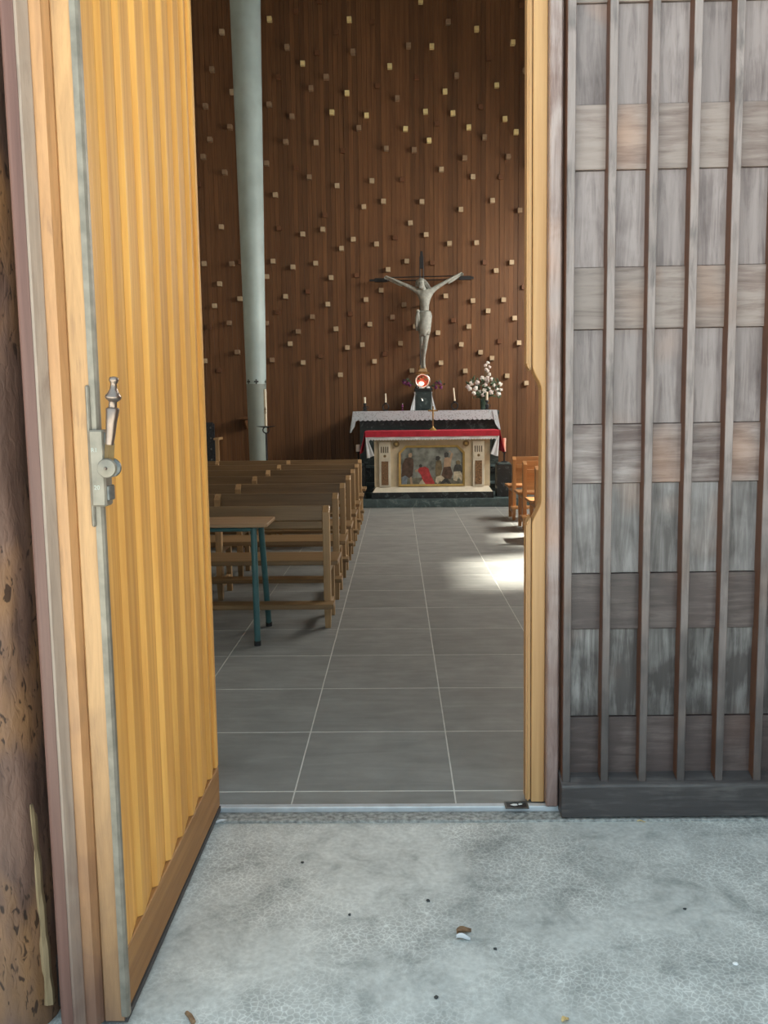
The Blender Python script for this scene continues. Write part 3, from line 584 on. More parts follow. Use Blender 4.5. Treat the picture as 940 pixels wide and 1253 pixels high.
# ------------------------------------------------------------------ pews
def make_pew(posts, xin, xout, z_mats, panel, sgn):
    """posts: x of uprights (aisle end first); verts are local to the aisle end, rear face of the posts at y=0"""
    hm, vm = z_mats
    root = bpy.data.objects.new('pew', None); COL.objects.link(root); root.empty_display_size = .1
    for x in posts:
        w = .0225
        MB().hexa([(x-.017, .012, 0), (x+.017, .012, 0), (x+.017, .058, 0), (x-.017, .058, 0), (x-w, 0, .16), (x+w, 0, .16), (x+w, .07, .16), (x-w, .07, .16)]).build('post_foot', vm, root)
        MB().hexa([(x-w, 0, .16), (x+w, 0, .16), (x+w, .07, .16), (x-w, .07, .16), (x-w, 0, .768), (x+w, 0, .768), (x+w, .07, .808), (x-w, .07, .808)]).build('back_post', vm, root, bevel=.003)
        B(x-.02, x+.02, .365, .41, 0, .408).build('front_leg', vm, root, bevel=.003)
        B(x-.014, x+.014, .0705, .3645, .09, .14).build('side_rail', vm, root, bevel=.002)
        B(x-.016, x+.016, .0705, .3645, .355, .408).build('seat_bearer', vm, root, bevel=.002)
    lo, hi = min(posts), max(posts); ps = sorted(posts)
    for a, b in zip(ps[:-1], ps[1:]):
        MB().hexa([(a+.0235, .030, .712), (b-.0235, .030, .712), (b-.0235, .050, .712), (a+.0235, .050, .712), (a+.0235, .046, .806), (b-.0235, .046, .806), (b-.0235, .066, .806), (a+.0235, .066, .806)]).build('back_board', hm, root, bevel=.002)
        B(a+.0235, b-.0235, .004, .058, .662, .7105).build('back_rail', hm, root, bevel=.003)
        if panel: B(a+.0235, b-.0235, .028, .046, .47, .661).build('back_panel', hm, root, bevel=.002)
    B(min(xin, xout), max(xin, xout), .072, .43, .409, .440).build('seat', hm, root, bevel=.004)
    B(lo-.05, hi+.05, -.13, -.002, .158, .188).build('kneeler', hm, root, bevel=.003)
    return root
lp = [-.468, -1.35, -2.23, -3.11]
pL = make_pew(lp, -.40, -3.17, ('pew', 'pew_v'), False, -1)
nth = ['nearest wooden pew right behind the teal-legged table', 'second wooden pew from the teal-legged table', 'third wooden pew from the teal-legged table', 'fourth wooden pew from the teal-legged table, middle of its row', 'fifth wooden pew from the teal-legged table', 'sixth wooden pew from the teal-legged table, second from the altar', 'farthest wooden pew on the pillar side, closest to the altar step']
for i in range(7):
    o = pL if i == 0 else copy_tree(pL)
    o.location = (0, 5.52+.845*i, 0); tag(o, nth[i], 'pew', 'pews on the pillar side of the aisle')
rp = [1.47, 2.35, 3.23, 4.11]
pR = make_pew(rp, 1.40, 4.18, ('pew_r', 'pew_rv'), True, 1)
nr = ['sunlit pew across the aisle, partly hidden behind the door edge', 'middle sunlit pew across the aisle beside the door edge', 'sunlit pew across the aisle nearest the black marble pedestal']
for i in range(3):
    o = pR if i == 0 else copy_tree(pR)
    o.location = (0, 9.06+.90*i, 0); tag(o, nr[i], 'pew', 'pews on the window side of the aisle')

# ------------------------------------------------------------------ teal-legged table
TB = thing('table', (-1.3, 5.3, 0), 'narrow wooden table on teal tubular legs in front of the pews', 'table')
tz = .752
MB().prism([(-1.78, 5.10), (-.80, 5.10), (-.785, 5.115), (-.785, 5.455), (-.80, 5.47), (-1.78, 5.47)], 'xy', tz-.022, tz).build('table_top', 'tabletop', TB, bevel=.004)
mb = MB()
mb.tube([(-1.70, 5.15, tz-.038), (-.872, 5.15, tz-.038)], .014, 12).tube([(-1.70, 5.42, tz-.038), (-.872, 5.42, tz-.038)], .014, 12).tube([(-.872, 5.15, tz-.038), (-.872, 5.42, tz-.038)], .014, 12).tube([(-1.70, 5.15, tz-.038), (-1.70, 5.42, tz-.038)], .014, 12)
mb.build('apron_frame', 'teal', TB, smooth=40)
for x0, x1, y0, y1 in ((-.875, -.867, 5.15, 5.125), (-.875, -.867, 5.42, 5.60), (-1.70, -1.71, 5.15, 5.125), (-1.70, -1.71, 5.42, 5.60)):
    l = MB().tube([(x0, y0, tz-.03), (x1, y1, .018)], .0195, 16).build('leg', 'teal', TB, smooth=40)
    MB().tube([(x1, y1, .03), (x1, y1, 0)], .0215, 16).build('foot_cap', 'black', l, smooth=40)

# ------------------------------------------------------------------ pillar
YP = 13.3
pc_ = thing('pillar', (at(316, 560, YP).x, YP, 0.0), 'tall pale grey tapered pillar left of the altar', 'pillar')
def rad(px_w): return px_w/2/FPX*13.3
px0 = at(316.2, 555, YP).x
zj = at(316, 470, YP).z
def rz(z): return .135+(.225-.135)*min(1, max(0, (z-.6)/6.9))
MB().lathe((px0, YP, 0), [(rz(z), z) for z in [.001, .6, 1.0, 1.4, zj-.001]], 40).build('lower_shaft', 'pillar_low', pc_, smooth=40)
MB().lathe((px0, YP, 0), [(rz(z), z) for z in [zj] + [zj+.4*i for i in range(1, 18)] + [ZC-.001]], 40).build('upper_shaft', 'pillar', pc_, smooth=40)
for px, dy in ((314, 0), (324.3, 0), (304, 0)):
    P = at(px, 467, YP-.12); dx = P.x-px0; r_ = rz(P.z); ang = math.asin(max(-.98, min(.98, dx/r_))); nn = Vector((math.sin(ang), -math.cos(ang), 0)); tt = Vector((math.cos(ang), math.sin(ang), 0))
    c = Vector((px0, YP, P.z))+nn*(r_+.001); s1, s2 = .034, .011; q = []
    for u, v in ((-s2, -s1), (s2, -s1), (s2, -s2), (s1, -s2), (s1, s2), (s2, s2), (s2, s1), (-s2, s1), (-s2, s2), (-s1, s2), (-s1, -s2), (-s2, -s2)): q.append(c+tt*u+Vector((0, 0, v)))
    MB().add(q+[v-nn*.008 for v in q], [tuple(range(12)), tuple(range(23, 11, -1))]+[(i, (i+1) % 12, 12+(i+1) % 12, 12+i) for i in range(12)]).build('cross_mark', 'marble', pc_)

# ------------------------------------------------------------------ altar zone
ys_ = 12.40
sx0, sx1 = at(443, 615, ys_).x, 2.9
SZ = at(530, 610.5, ys_).z
st = B(sx0, sx1, ys_, YW-.006, 0.0, SZ).build('trim_4', 'marble_step', bevel=.006); tag(st, 'grey green marble step under the altar', 'step', kind='structure')
YA = 12.50
def ax(px, py=560, Y=YA): return at(px, py, Y).x
def az(py, px=528, Y=YA): return at(px, py, Y).z
acx = (ax(457.5)+ax(600))/2
AL = thing('altar', (acx, YA+.3, SZ), 'cream and gold front altar with painted panel on black plinth', 'altar')
B(ax(454), ax(604), YA-.03, YA+.66, SZ, az(602)).build('plinth', 'blackmarble', AL, bevel=.003)
zb, zc_ = az(602)+.0005, az(595.5)
x0, x1 = ax(455.5), ax(603)
MB().hexa([(x0, YA-.02, zb), (x1, YA-.02, zb), (x1, YA+.65, zb), (x0, YA+.65, zb), (x0+.05, YA+.02, zc_), (x1-.05, YA+.02, zc_), (x1-.05, YA+.6, zc_), (x0+.05, YA+.6, zc_)]).build('base_moulding', 'ivory', AL)
ztp = az(527)-.012
bx0, bx1 = ax(458), ax(600)
B(bx0, bx1, YA+.035, YA+.58, zc_+.0005, ztp-.06).build('body', 'cream', AL)
B(ax(450), ax(608), YA-.02, YA+.68, ztp-.06, ztp).build('altar_slab', 'cream', AL, bevel=.004)
def octo(a, b, c, d, ch): return [(a, c), (b, c), (b, d-ch), (b-ch, d), (a+ch, d), (a, d-ch)]
fa, fb, fc, fd = ax(488), ax(569), az(595), az(545)
out = octo(fa, fb, fc, fd, .10); inn = octo(fa+.03, fb-.03, fc+.03, fd-.03, .085)
mb = MB(); n = 6; vs = [(x, YA+.010, z) for x, z in out]+[(x, YA+.018, z) for x, z in inn]+[(x, YA+.0355, z) for x, z in out]+[(x, YA+.0355, z) for x, z in inn]
fs = []
for i in range(n): j = (i+1) % n; fs += [(i, j, n+j, n+i), (i, 2*n+i, 2*n+j, j), (n+i, n+j, 3*n+j, 3*n+i), (2*n+i, 3*n+i, 3*n+j, 2*n+j)]
mb.add(vs, fs).build('panel_frame', 'gold', AL)
pt = MB().prism(inn, 'xz', YA+.026, YA+.0352).build('painted_panel', 'ptg', AL); tag(pt, 'painted scene of robed figures under a cloudy sky')
def PX(u): return ax(440+u/4.7)
def PZ(v): return az(520+v/4.7)
def fig(name, pts, mat, lift):
    MB().prism([(PX(u), PZ(v)) for u, v in pts], 'xz', YA+.026-lift, YA+.0265).build(name, mat, pt)
fig('painted_ground', [(234, 350), (234, 318), (300, 305), (430, 300), (520, 308), (604, 312), (604, 350)], 'p_ground', .001)
fig('painted_figure', [(243, 350), (246, 300), (262, 288), (276, 300), (270, 350)], 'p_blue', .0015)
fig('painted_figure', [(240, 300), (246, 225), (262, 192), (285, 186), (308, 192), (312, 230), (305, 290), (285, 305), (262, 290)], 'p_brown', .002)
fig('painted_head', [(283, 184), (282, 168), (290, 160), (301, 162), (304, 174), (298, 186)], 'p_skin', .003)
fig('painted_leg', [(290, 300), (300, 298), (303, 330), (308, 345), (294, 345), (290, 325)], 'p_skin', .0025)
fig('painted_cloak', [(332, 262), (345, 246), (378, 240), (396, 250), (410, 290), (432, 335), (425, 346), (385, 348), (365, 320), (352, 285)], 'p_red', .003)
fig('painted_robe', [(346, 330), (362, 310), (388, 346), (340, 350)], 'p_cream', .0025)
fig('painted_head', [(344, 244), (342, 232), (350, 224), (360, 230), (358, 244)], 'p_dark', .0035)
fig('painted_arm', [(318, 262), (334, 252), (338, 262), (326, 272)], 'p_skin', .0035)
fig('painted_figure', [(436, 260), (440, 212), (455, 200), (470, 208), (476, 255), (462, 300), (440, 310)], 'p_olive', .002)
fig('painted_head', [(438, 200), (440, 182), (456, 178), (466, 188), (460, 204), (446, 206)], 'p_dark', .003)
fig('painted_torso', [(486, 245), (487, 200), (496, 186), (520, 190), (530, 160), (514, 154), (520, 150), (540, 168), (530, 200), (524, 245)], 'p_skin', .0025)
fig('painted_head', [(488, 184), (488, 164), (500, 157), (514, 165), (512, 182), (498, 190)], 'p_dark', .0035)
fig('painted_skirt', [(484, 244), (524, 240), (538, 285), (526, 312), (490, 310), (470, 300)], 'p_brown', .003)
fig('painted_legs', [(440, 300), (470, 290), (490, 308), (480, 330), (462, 322), (450, 340), (436, 330)], 'p_cream', .0032)
fig('painted_legs', [(488, 310), (505, 308), (528, 340), (515, 346), (500, 330), (470, 345), (462, 338)], 'p_dark', .0034)
fig('painted_figure', [(540, 270), (548, 235), (566, 222), (586, 235), (592, 270), (580, 280)], 'p_dark', .002)
fig('painted_head', [(556, 228), (556, 210), (570, 204), (582, 214), (578, 230)], 'p_olive', .0032)
fig('painted_legs', [(544, 270), (580, 268), (596, 300), (588, 325), (570, 300), (560, 326), (540, 318)], 'p_cream', .0028)
for a, b in ((464, 478), (578.8, 592.8)):
    pa, pb = ax(a), ax(b); pil = B(pa, pb, YA+.008, YA+.035, zc_+.001, az(540)).build('pilaster', 'ivory', AL, bevel=.003)
    w = pb-pa; mid = (pa+pb)/2
    for i in range(4): B(pa+w*(.16+.19*i), pa+w*(.16+.19*i)+w*.085, YA+.0045, YA+.009, az(553.5), az(546)).build('flute', 'slot', pil)
    zt = az(564); zbm = az(593)
    B(pa+w*.2, pb-w*.2, YA+.003, YA+.009, zbm, zt).build('inlay', 'mosaic', pil)
    half = [(mid+w*.42*math.cos(t), az(555.5)-w*.42*math.sin(t)) for t in [math.pi*i/10 for i in range(11)]]
    MB().prism(half, 'xz', YA-.001, YA+.009).build('half_round', 'ivory', pil)
    MB().disc((mid, az(557.5)), .02, YA-.005, YA+.0).build('boss', 'bronze', pil)
for px in (485.3, 570.6):
    ro = MB().disc((ax(px), az(543)), .045, YA+.012, YA+.036).build('rosette', 'bronze', AL)
    MB().disc((ax(px), az(543)), .018, YA+.004, YA+.0119).build('rosette_centre', 'gold', ro)
# cloths on the front altar
def zz(x0, x1, z0, z1, y, teeth, name, mat, parent, th=.006, depth=.5):
    pts = [(x1, z1), (x0, z1)]
    dx = (x1-x0)/teeth
    for i in range(teeth): pts += [(x0+dx*i, z0+.02), (x0+dx*(i+.5), z0)]
    pts.append((x1, z0+.02)); return MB().prism(pts, 'xz', y, y+th).build(name, mat, parent)
RC = thing('altar_cloth', (acx, YA+.3, ztp), 'crimson red cloth over the front altar top', 'cloth')
rx0, rx1 = ax(447, 526), ax(611, 526)
zr = ztp+.0095
B(rx0, rx1, YA-.05, YA+.70, ztp+.0045, zr).build('top_sheet', 'red', RC)
gr = [[(rx0+(rx1-rx0)*j/40, YA-.052+.004*math.sin(j*.9)*(i/4), zr-(zr-az(534))*i/4) for j in range(41)] for i in range(5)]
MB().sheet(gr, -.006).build('front_drop', 'red', RC, smooth=60)
for sx, sg in ((rx0, -1), (rx1, 1)):
    gr = [[(sx+sg*(.004+.06*(i/8)**1.2+.012*math.sin(j*.8+i*.2)*(i/8)), YA-.05+.75*j/20, zr-(zr-az(554))*i/8) for j in range(21)] for i in range(9)]
    MB().sheet(gr, .006, (sg, 0, 0)).build('side_drop', 'red', RC, smooth=60)
WC = thing('altar_lace_cloth', (acx, YA+.3, ztp), 'white zigzag-edged linen showing below the red altar cloth', 'cloth')
B(rx0+.002, rx1-.002, YA-.046, YA+.69, ztp+.0003, ztp+.004).build('top_sheet', 'linen', WC)
zz(rx0+.04, rx1-.04, az(538.5), ztp+.003, YA-.049, 46, 'front_edge', 'linen', WC, .003)
for sx, sg, pe in ((rx0, -1, 560), (rx1, 1, 559)):
    gr = []
    for i in range(10):
        t = i/9; row = []
        for j in range(25):
            fold = .022*math.sin(j*1.1)*t
            row.append((sx-sg*(.002+.045*t)+fold*.7, YA-.045+.70*j/24, ztp+.003-(ztp-az(pe))*t*(1-.04*(j % 3 == 1))))
        gr.append(row)
    MB().sheet(gr, .004, (-sg, 0, 0)).build('side_drop', 'linen', WC, smooth=60)
    gr = [[(sx-sg*(.0+.055*t*q*2+.02*t), YA-.048-.01*t*math.sin(q*9), ztp+.002-(ztp-az(pe))*t*(1-.10*q)) for q in [k/6 for k in range(7)]] for t in [i/8 for i in range(9)]]
    MB().sheet(gr, .003, (0, -1, 0)).build('corner_fold', 'linen', WC, smooth=60)
# small crucifix standing on the front altar
cp = at(530, 523, YA+.25); zt0 = zr+.0005
SC = thing('standing_crucifix', (cp.x, YA+.25, zt0), 'small brass crucifix standing on the red altar cloth', 'crucifix')
ctz = at(528, 497, YA+.25).z
MB().lathe((cp.x, YA+.25, zt0), [(.055, 0), (.055, .012), (.04, .02), (.025, .035), (.014, .045), (.012, .06)], 24).build('foot', 'gold', SC, smooth=40)
B(cp.x-.012, cp.x+.012, YA+.243, YA+.257, zt0+.055, ctz).build('upright', 'bronze', SC, bevel=.002)
cz2 = at(528, 502.5, YA+.25).z
B(cp.x-.075, cp.x+.075, YA+.238, YA+.2425, cz2-.012, cz2+.012).build('crossbar', 'bronze', SC, bevel=.002)
mb = MB(); mb.tube([(cp.x, YA+.232, cz2-.11), (cp.x, YA+.230, cz2-.05), (cp.x, YA+.230, cz2-.012)], [.006, .010, .012], 10).tube([(cp.x-.055, YA+.235, cz2+.006), (cp.x, YA+.230, cz2-.010), (cp.x+.055, YA+.235, cz2+.006)], .0045, 8).ball((cp.x, YA+.228, cz2+.014), .011)
mb.build('figure', 'gold', SC, smooth=60)

# ------------------------------------------------------------------ rear altar
YR = 13.40
def rx(px, py=510): return at(px, py, YR).x
def rzz(py, px=528): return at(px, py, YR).z
ztr = rzz(502.5)
RA = thing('rear_altar', ((rx(437)+rx(608))/2, YR+.35, SZ), 'dark green marble high altar behind the cream altar', 'altar')
B(rx(440), rx(611), YR+.10, YW-.08, SZ, ztr-.065).build('body', 'marble', RA)
B(rx(433), rx(611), YR, YW-.08, ztr-.0645, ztr-.003).build('top_slab', 'marble', RA, bevel=.004)
for py in (569, 590): B(rx(438.5), rx(613), YR+.03, YR+.0995, rzz(py)-.04, rzz(py)).build('ledge', 'marble_step', RA, bevel=.004)
for pxa, pxb in ((442, 452), (600, 609)): B(rx(pxa), rx(pxb), YR+.06, YR+.0995, SZ+.30, rzz(571)-.001).build('side_panel', 'blackmarble', RA, bevel=.004)
LC = thing('lace_cloth', ((rx(433)+rx(608))/2, YR+.2, ztr), 'white scalloped lace cloth draped over the dark high altar', 'cloth')
lx0, lx1 = rx(432.5, 503), rx(607.5, 503)
B(lx0, lx1, YR-.008, YR+.55, ztr-.0025, ztr+.002).build('top_sheet', 'lace', LC)
pts = [(lx1, ztr+.002), (lx0, ztr+.002)]; nsc = 30; dx = (lx1-lx0)/nsc; zl = rzz(513)
for i in range(nsc):
    for t in range(5): pts.append((lx0+dx*(i+t/5), zl-.018*math.sin(math.pi*t/5)))
pts.append((lx1, zl)); MB().prism(pts, 'xz', YR-.016, YR-.009).build('front_drop', 'lace', LC)
for sx, sg, pe in ((lx0, -1, 529), (lx1, 1, 527)):
    gr = [[(sx+sg*(.002+.05*t+.008*math.sin(j*1.3)*t), YR-.016+.52*j/16, ztr+.002-(ztr-rzz(pe))*t*(1-.05*(j % 2))) for j in range(17)] for t in [i/8 for i in range(9)]]
    MB().sheet(gr, .006, (sg, 0, 0)).build('side_drop', 'lace', LC, smooth=60)
    gr = [[(sx+sg*(.002+.05*t)-sg*.07*q, YR-.020-.006*t, ztr+.001-(ztr-rzz(pe))*t*(1-.3*q)) for q in [k/5 for k in range(6)]] for t in [i/8 for i in range(9)]]
    MB().sheet(gr, .003, (0, -1, 0)).build('corner_fold', 'lace', LC, smooth=60)
zs = ztr+.0025
YC = YR+.18
def cx(px): return at(px, 495, YC).x
def cz(py): return at(528, py, YC).z
# candlesticks and candles
def stick(px, top_py, kind, label):
    x = cx(px); zt = cz(top_py); s = thing('candlestick', (x, YC, zs), label, 'candlestick', 'candlesticks on the high altar')
    h = zt-zs
    if kind == 'ring':
        MB().torus((x, YC, zs+.008+h*.42), h*.36, .008, 'y').build('ring_body', 'black', s, smooth=60)
        MB().lathe((x, YC, zs), [(.04, 0), (.04, .008), (.012, .016)], 18).build('foot', 'black', s, smooth=40)
        MB().lathe((x, YC, zs+h*.80), [(.012, 0), (.02, h*.08), (.022, h*.2)], 16).build('cup', 'black', s, smooth=40)
    else:
        MB().lathe((x, YC, zs), [(.045, 0), (.045, .01), (.02, .02), (.03, h*.35), (.032, h*.5), (.014, h*.65), (.018, h*.8)], 18).build('stem', 'black', s, smooth=40)
        MB().torus((x+.035, YC, zs+h*.42), .022, .005, 'y', 18, 6).build('finger_ring', 'black', s, smooth=60)
        MB().lathe((x, YC, zs+h*.8), [(.018, 0), (.03, h*.06), (.024, h*.2)], 16).build('cup', 'black', s, smooth=40)
    return x, zt
def candle(x, y, z, r, h, label, mat='wax', name='candle', group=None, lean=0):
    c = thing(name, (x, y, z), label, 'candle', group)
    MB().tube([(x, y, z), (x+lean*.9, y, z+h*.97), (x+lean, y, z+h)], [r, r, r*.8], 16).build('wax_column', mat, c, smooth=40)
    MB().tube([(x+lean, y, z+h), (x+lean+.001, y, z+h+.012)], .0015, 6).build('wick', 'black', c); return c
for px, tp, top, r, kind, ln, lb in ((446.5, 492.5, 485, .018, 'stem', 0, 'leftmost'), (472, 492, 481, .0135, 'ring', 0, 'second from left'), (556.5, 491, 475, .0135, 'ring', -.02, 'right of the tabernacle'), (596, 490.5, 480.5, .018, 'stem', 0, 'in front of the flower vase')):
    x, zt = stick(px, tp, kind, 'black iron candlestick on the lace cloth, '+lb)
    candle(x, YC, zt+.0005, r, cz(top)-zt, 'ivory candle on the lace cloth, '+lb, 'wax', group='candles on the high altar', lean=ln)
x = cx(492.5); v = thing('votive_glass', (x, YC, zs), 'small dark red votive stand on lace cloth left of tabernacle', 'votive')
MB().lathe((x, YC, zs), [(.03, 0), (.03, .006), (.006, .014), (.006, .05), (.014, .06), (.012, .09), (.004, .10)], 14).build('stem', 'violet', v, smooth=40)
MB().ball((x, YC, zs+.108), .009).build('tip', 'silver', v, smooth=60)

# tabernacle, lamp and its cloths
YT = YR+.42
def tx(px, py=490): return at(px, py, YT).x
def tz_(py, px=518): return at(px, py, YT).z
TA = thing('tabernacle', (tx(518.5), YT+.1, zs), 'dark green marble tabernacle on the lace cloth below the round lamp', 'tabernacle')
t0, t1, tt0 = tx(508.5), tx(528), tz_(478)
B(t0, t1, YT, YT+.30, zs, tt0).build('body', 'marble', TA, bevel=.004)
B(t0-.02, t1+.02, YT-.02, YT+.31, tt0+.0005, tt0+.035).build('cap', 'blackmarble', TA, bevel=.004)
dr = B(t0+.03, t1-.03, YT-.008, YT-.0005, zs+.03, tt0-.03).build('door', 'marble', TA, bevel=.002)
MB().tube([(tx(516), YT-.012, tz_(488)), (tx(517.5), YT-.012, tz_(490.5))], .008, 8).build('key_plate', 'silver', dr)
for px, w in ((515, .055), (524.3, .055)):
    x = tx(px, 477); c = thing('altar_card', (x, YT+.02, tt0+.0355), 'small white ornament on tabernacle cap, '+('under the lamp' if px < 520 else 'right of the lamp'), 'ornament', 'white ornaments on the tabernacle')
    MB().prism([(x-w/2, tt0+.036), (x+w/2, tt0+.036), (x+w*.42, tt0+.06), (x, tt0+.075), (x-w*.42, tt0+.06)], 'xz', YT-.01, YT+.03).build('plaque', 'linen', c, bevel=.003)
    B(x-w*.6, x+w*.6, YT-.012, YT+.034, tt0+.0352, tt0+.0358).build('base', 'silver', c)
for a, b, sg, lb in ((509, 502.5, -1, 'left'), (527, 533.5, 1, 'right')):
    xa, xb = tx(a, 480), tx(b, 500); c = thing('draped_veil', ((xa+xb)/2, YT+.04, zs), 'pale veil cloth hanging on the %s flank of the tabernacle' % lb, 'cloth', 'tabernacle veils')
    gr = [[(xa+(sg*(.003+.006)+(xb-xa)*t*.95*q), YT+.01+.006*math.sin(q*9)-.01*q, tt0-.02-(tt0-.022-zs)*t) for q in [k/6 for k in range(7)]] for t in [i/8 for i in range(9)]]
    gr[0] = [(p[0]+sg*.004*j, p[1], p[2]) for j, p in enumerate(gr[0])]
    MB().sheet(gr, .008, (0, 1, 0)).build('veil_cloth', 'linen', c, smooth=60)
LM = thing('sanctuary_lamp', (tx(517, 466), YT+.08, tt0+.036), 'round glowing red lamp in silver ring above the tabernacle', 'lamp')
lc = at(517, 466, YT+.06); lr = 8.2/FPX*13.8
MB().torus((lc.x, YT+.06, lc.z), lr, .018, 'y').build('ring', 'silver', LM, smooth=60)
MB().disc((lc.x, lc.z), lr-.012, YT+.065, YT+.085).build('red_glass', 'ember', LM)
fc_ = at(515.5, 469.5, YT+.05)
MB().ball((fc_.x, YT+.045, fc_.z), .048, .02, .036, jit=.05).build('flame', 'flame', LM, smooth=60)
for dx_, dz_ in ((-.05, .03), (.0, .055), (.05, .02)):
    MB().ball((lc.x+dx_, YT+.055, lc.z+dz_), .03, .012, .016).build('dark_relief', 'bronze', LM, smooth=60)
MB().lathe((lc.x, YT+.08, tt0+.036), [(.05, 0), (.05, .008), (.016, .02), (.016, lc.z-lr-tt0-.036)], 18).build('stem', 'silver', LM, smooth=40)
pz = at(517, 456.5, YT+.06).z
pl_ = MB().lathe((lc.x, YT+.06, pz-.012), [(.03, 0), (.11, .006), (.118, .012), (.11, .016), (.02, .014)], 28).build('drip_plate', 'gold', LM, smooth=40)
MB().lathe((lc.x, YT+.06, lc.z+lr+.012), [(.012, 0), (.012, pz-.012-lc.z-lr-.012)], 12).build('neck', 'gold', LM, smooth=40)
ll = bpy.data.lights.new('lamp_glow', 'POINT'); ll.energy = 0.15; ll.color = (1, .5, .32); ll.shadow_soft_size = .03
lo_ = bpy.data.objects.new('lamp_glow', ll); COL.objects.link(lo_); lo_.parent = LM; lo_.location = Vector((lc.x, YT-.02, lc.z))-wloc(LM)

# flowers
def bloom(mb, c, r):
    mb.ball(c, r, r, r*.8, 7, 4, .18)
    for k in range(5):
        w = 2*math.pi*k/5+R.random(); mb.ball((c[0]+r*.7*math.cos(w), c[1]-r*.3, c[2]+r*.7*math.sin(w)), r*.55, r*.4, r*.5, 6, 4, .15)
def leafmesh(mb, a, d, L, w):
    a = Vector(a); d = Vector(d).normalized(); s = d.cross(Vector((0, 1, 0)))
    s = s.normalized() if s.length > .01 else Vector((1, 0, 0)); nrm = d.cross(s)
    mb.add([a, a+d*L*.5+s*w, a+d*L, a+d*L*.5-s*w, a+d*L*.5+nrm*w*.4, a+d*L*.5-nrm*w*.1], [(0, 1, 4), (1, 2, 4), (2, 3, 4), (3, 0, 4), (0, 5, 1), (1, 5, 2), (2, 5, 3), (3, 5, 0)])
YV = YR+.40
vx = at(592, 495, YV).x
VA = thing('flower_vase', (vx, YV, zs), 'smoky glass vase holding the white flower bouquet on the lace cloth', 'vase')
vz = at(592, 488, YV).z
MB().lathe((vx, YV, zs), [(.045, 0), (.05, .01), (.05, .03), (.055, (vz-zs)*.6), (.062, vz-zs), (.052, vz-zs), (.046, (vz-zs)*.6), (.042, .03)], 24).build('vase_body', 'vase', VA, smooth=40)
BQ = thing('bouquet', (vx, YV, zs+.04), 'tall bouquet of white flowers at the right end of the high altar', 'flowers')
base = Vector((vx, YV, zs+.05)); mth = Vector((vx, YV, vz))
fl = [(572.5, 473), (577, 469), (575, 476), (582, 475), (585, 472), (587, 479), (591, 483), (594, 471), (594, 464), (590, 463), (597, 462), (599, 458), (595, 452), (599, 449), (594, 447), (597, 444), (596, 466), (601, 480), (604, 471), (606, 473), (612, 470), (613, 477), (610, 482), (598, 476), (593, 478), (580, 481), (584, 468), (597, 454), (602, 464), (608, 477)]
for i, (px, py) in enumerate(fl):
    P = at(px, py, YV+R.uniform(-.07, .07)); mb = MB(); bloom(mb, P, R.uniform(.024, .038) if py > 460 else .025)
    o = mb.build('bloom', 'petal' if R.random() < .75 else 'petal_pink', BQ, smooth=70)
    MB().tube([base+Vector((R.uniform(-.02, .02), R.uniform(-.02, .02), 0)), mth+Vector((R.uniform(-.03, .03), R.uniform(-.02, .02), 0)), P+Vector((0, .01, -.01))], .003, 5).build('stem', 'leaf', BQ)
for i in range(80):
    P = at(R.uniform(574, 612), R.uniform(466, 488), YV+R.uniform(-.06, .08)); mb = MB(); leafmesh(mb, P, (R.uniform(-1, 1), R.uniform(-.6, .2), R.uniform(-.3, 1)), R.uniform(.06, .11), R.uniform(.014, .024)); mb.build('leaf', 'leaf', BQ)
for (cxp, cyp, sg, lb) in ((499.0, 469, -1, 'left'), (537.0, 471, 1, 'right')):
    sx = tx(518.5+sg*8.5); P0 = Vector((sx, YT+.05, tt0+.036)); f = thing('flower_spray', P0, 'spray of dark purple flowers on the %s of the glowing lamp' % lb, 'flowers', 'purple sprays beside the lamp')
    MB().lathe(P0, [(.02, 0), (.024, .02), (.018, .035)], 12).build('pot', 'black', f, smooth=40)
    for i in range(9):
        P = at(cxp+R.uniform(-5, 5), cyp+R.uniform(-5, 4), YT+R.uniform(-.02, .1))
        mb = MB(); bloom(mb, P, R.uniform(.016, .026)); mb.build('bloom', 'violet', f, smooth=70)
        MB().tube([P0+Vector((0, 0, .03)), (P0+P)/2+Vector((0, 0, .03)), P], .003, 5).build('stem', 'leaf', f)
    for i in range(10):
        P = at(cxp+R.uniform(-5, 5), cyp+R.uniform(-4, 1), YT+R.uniform(0, .1)); mb = MB(); leafmesh(mb, P, (R.uniform(-1, 1), R.uniform(-.6, .2), R.uniform(-.3, 1)), .06, .014); mb.build('leaf', 'leaf', f)

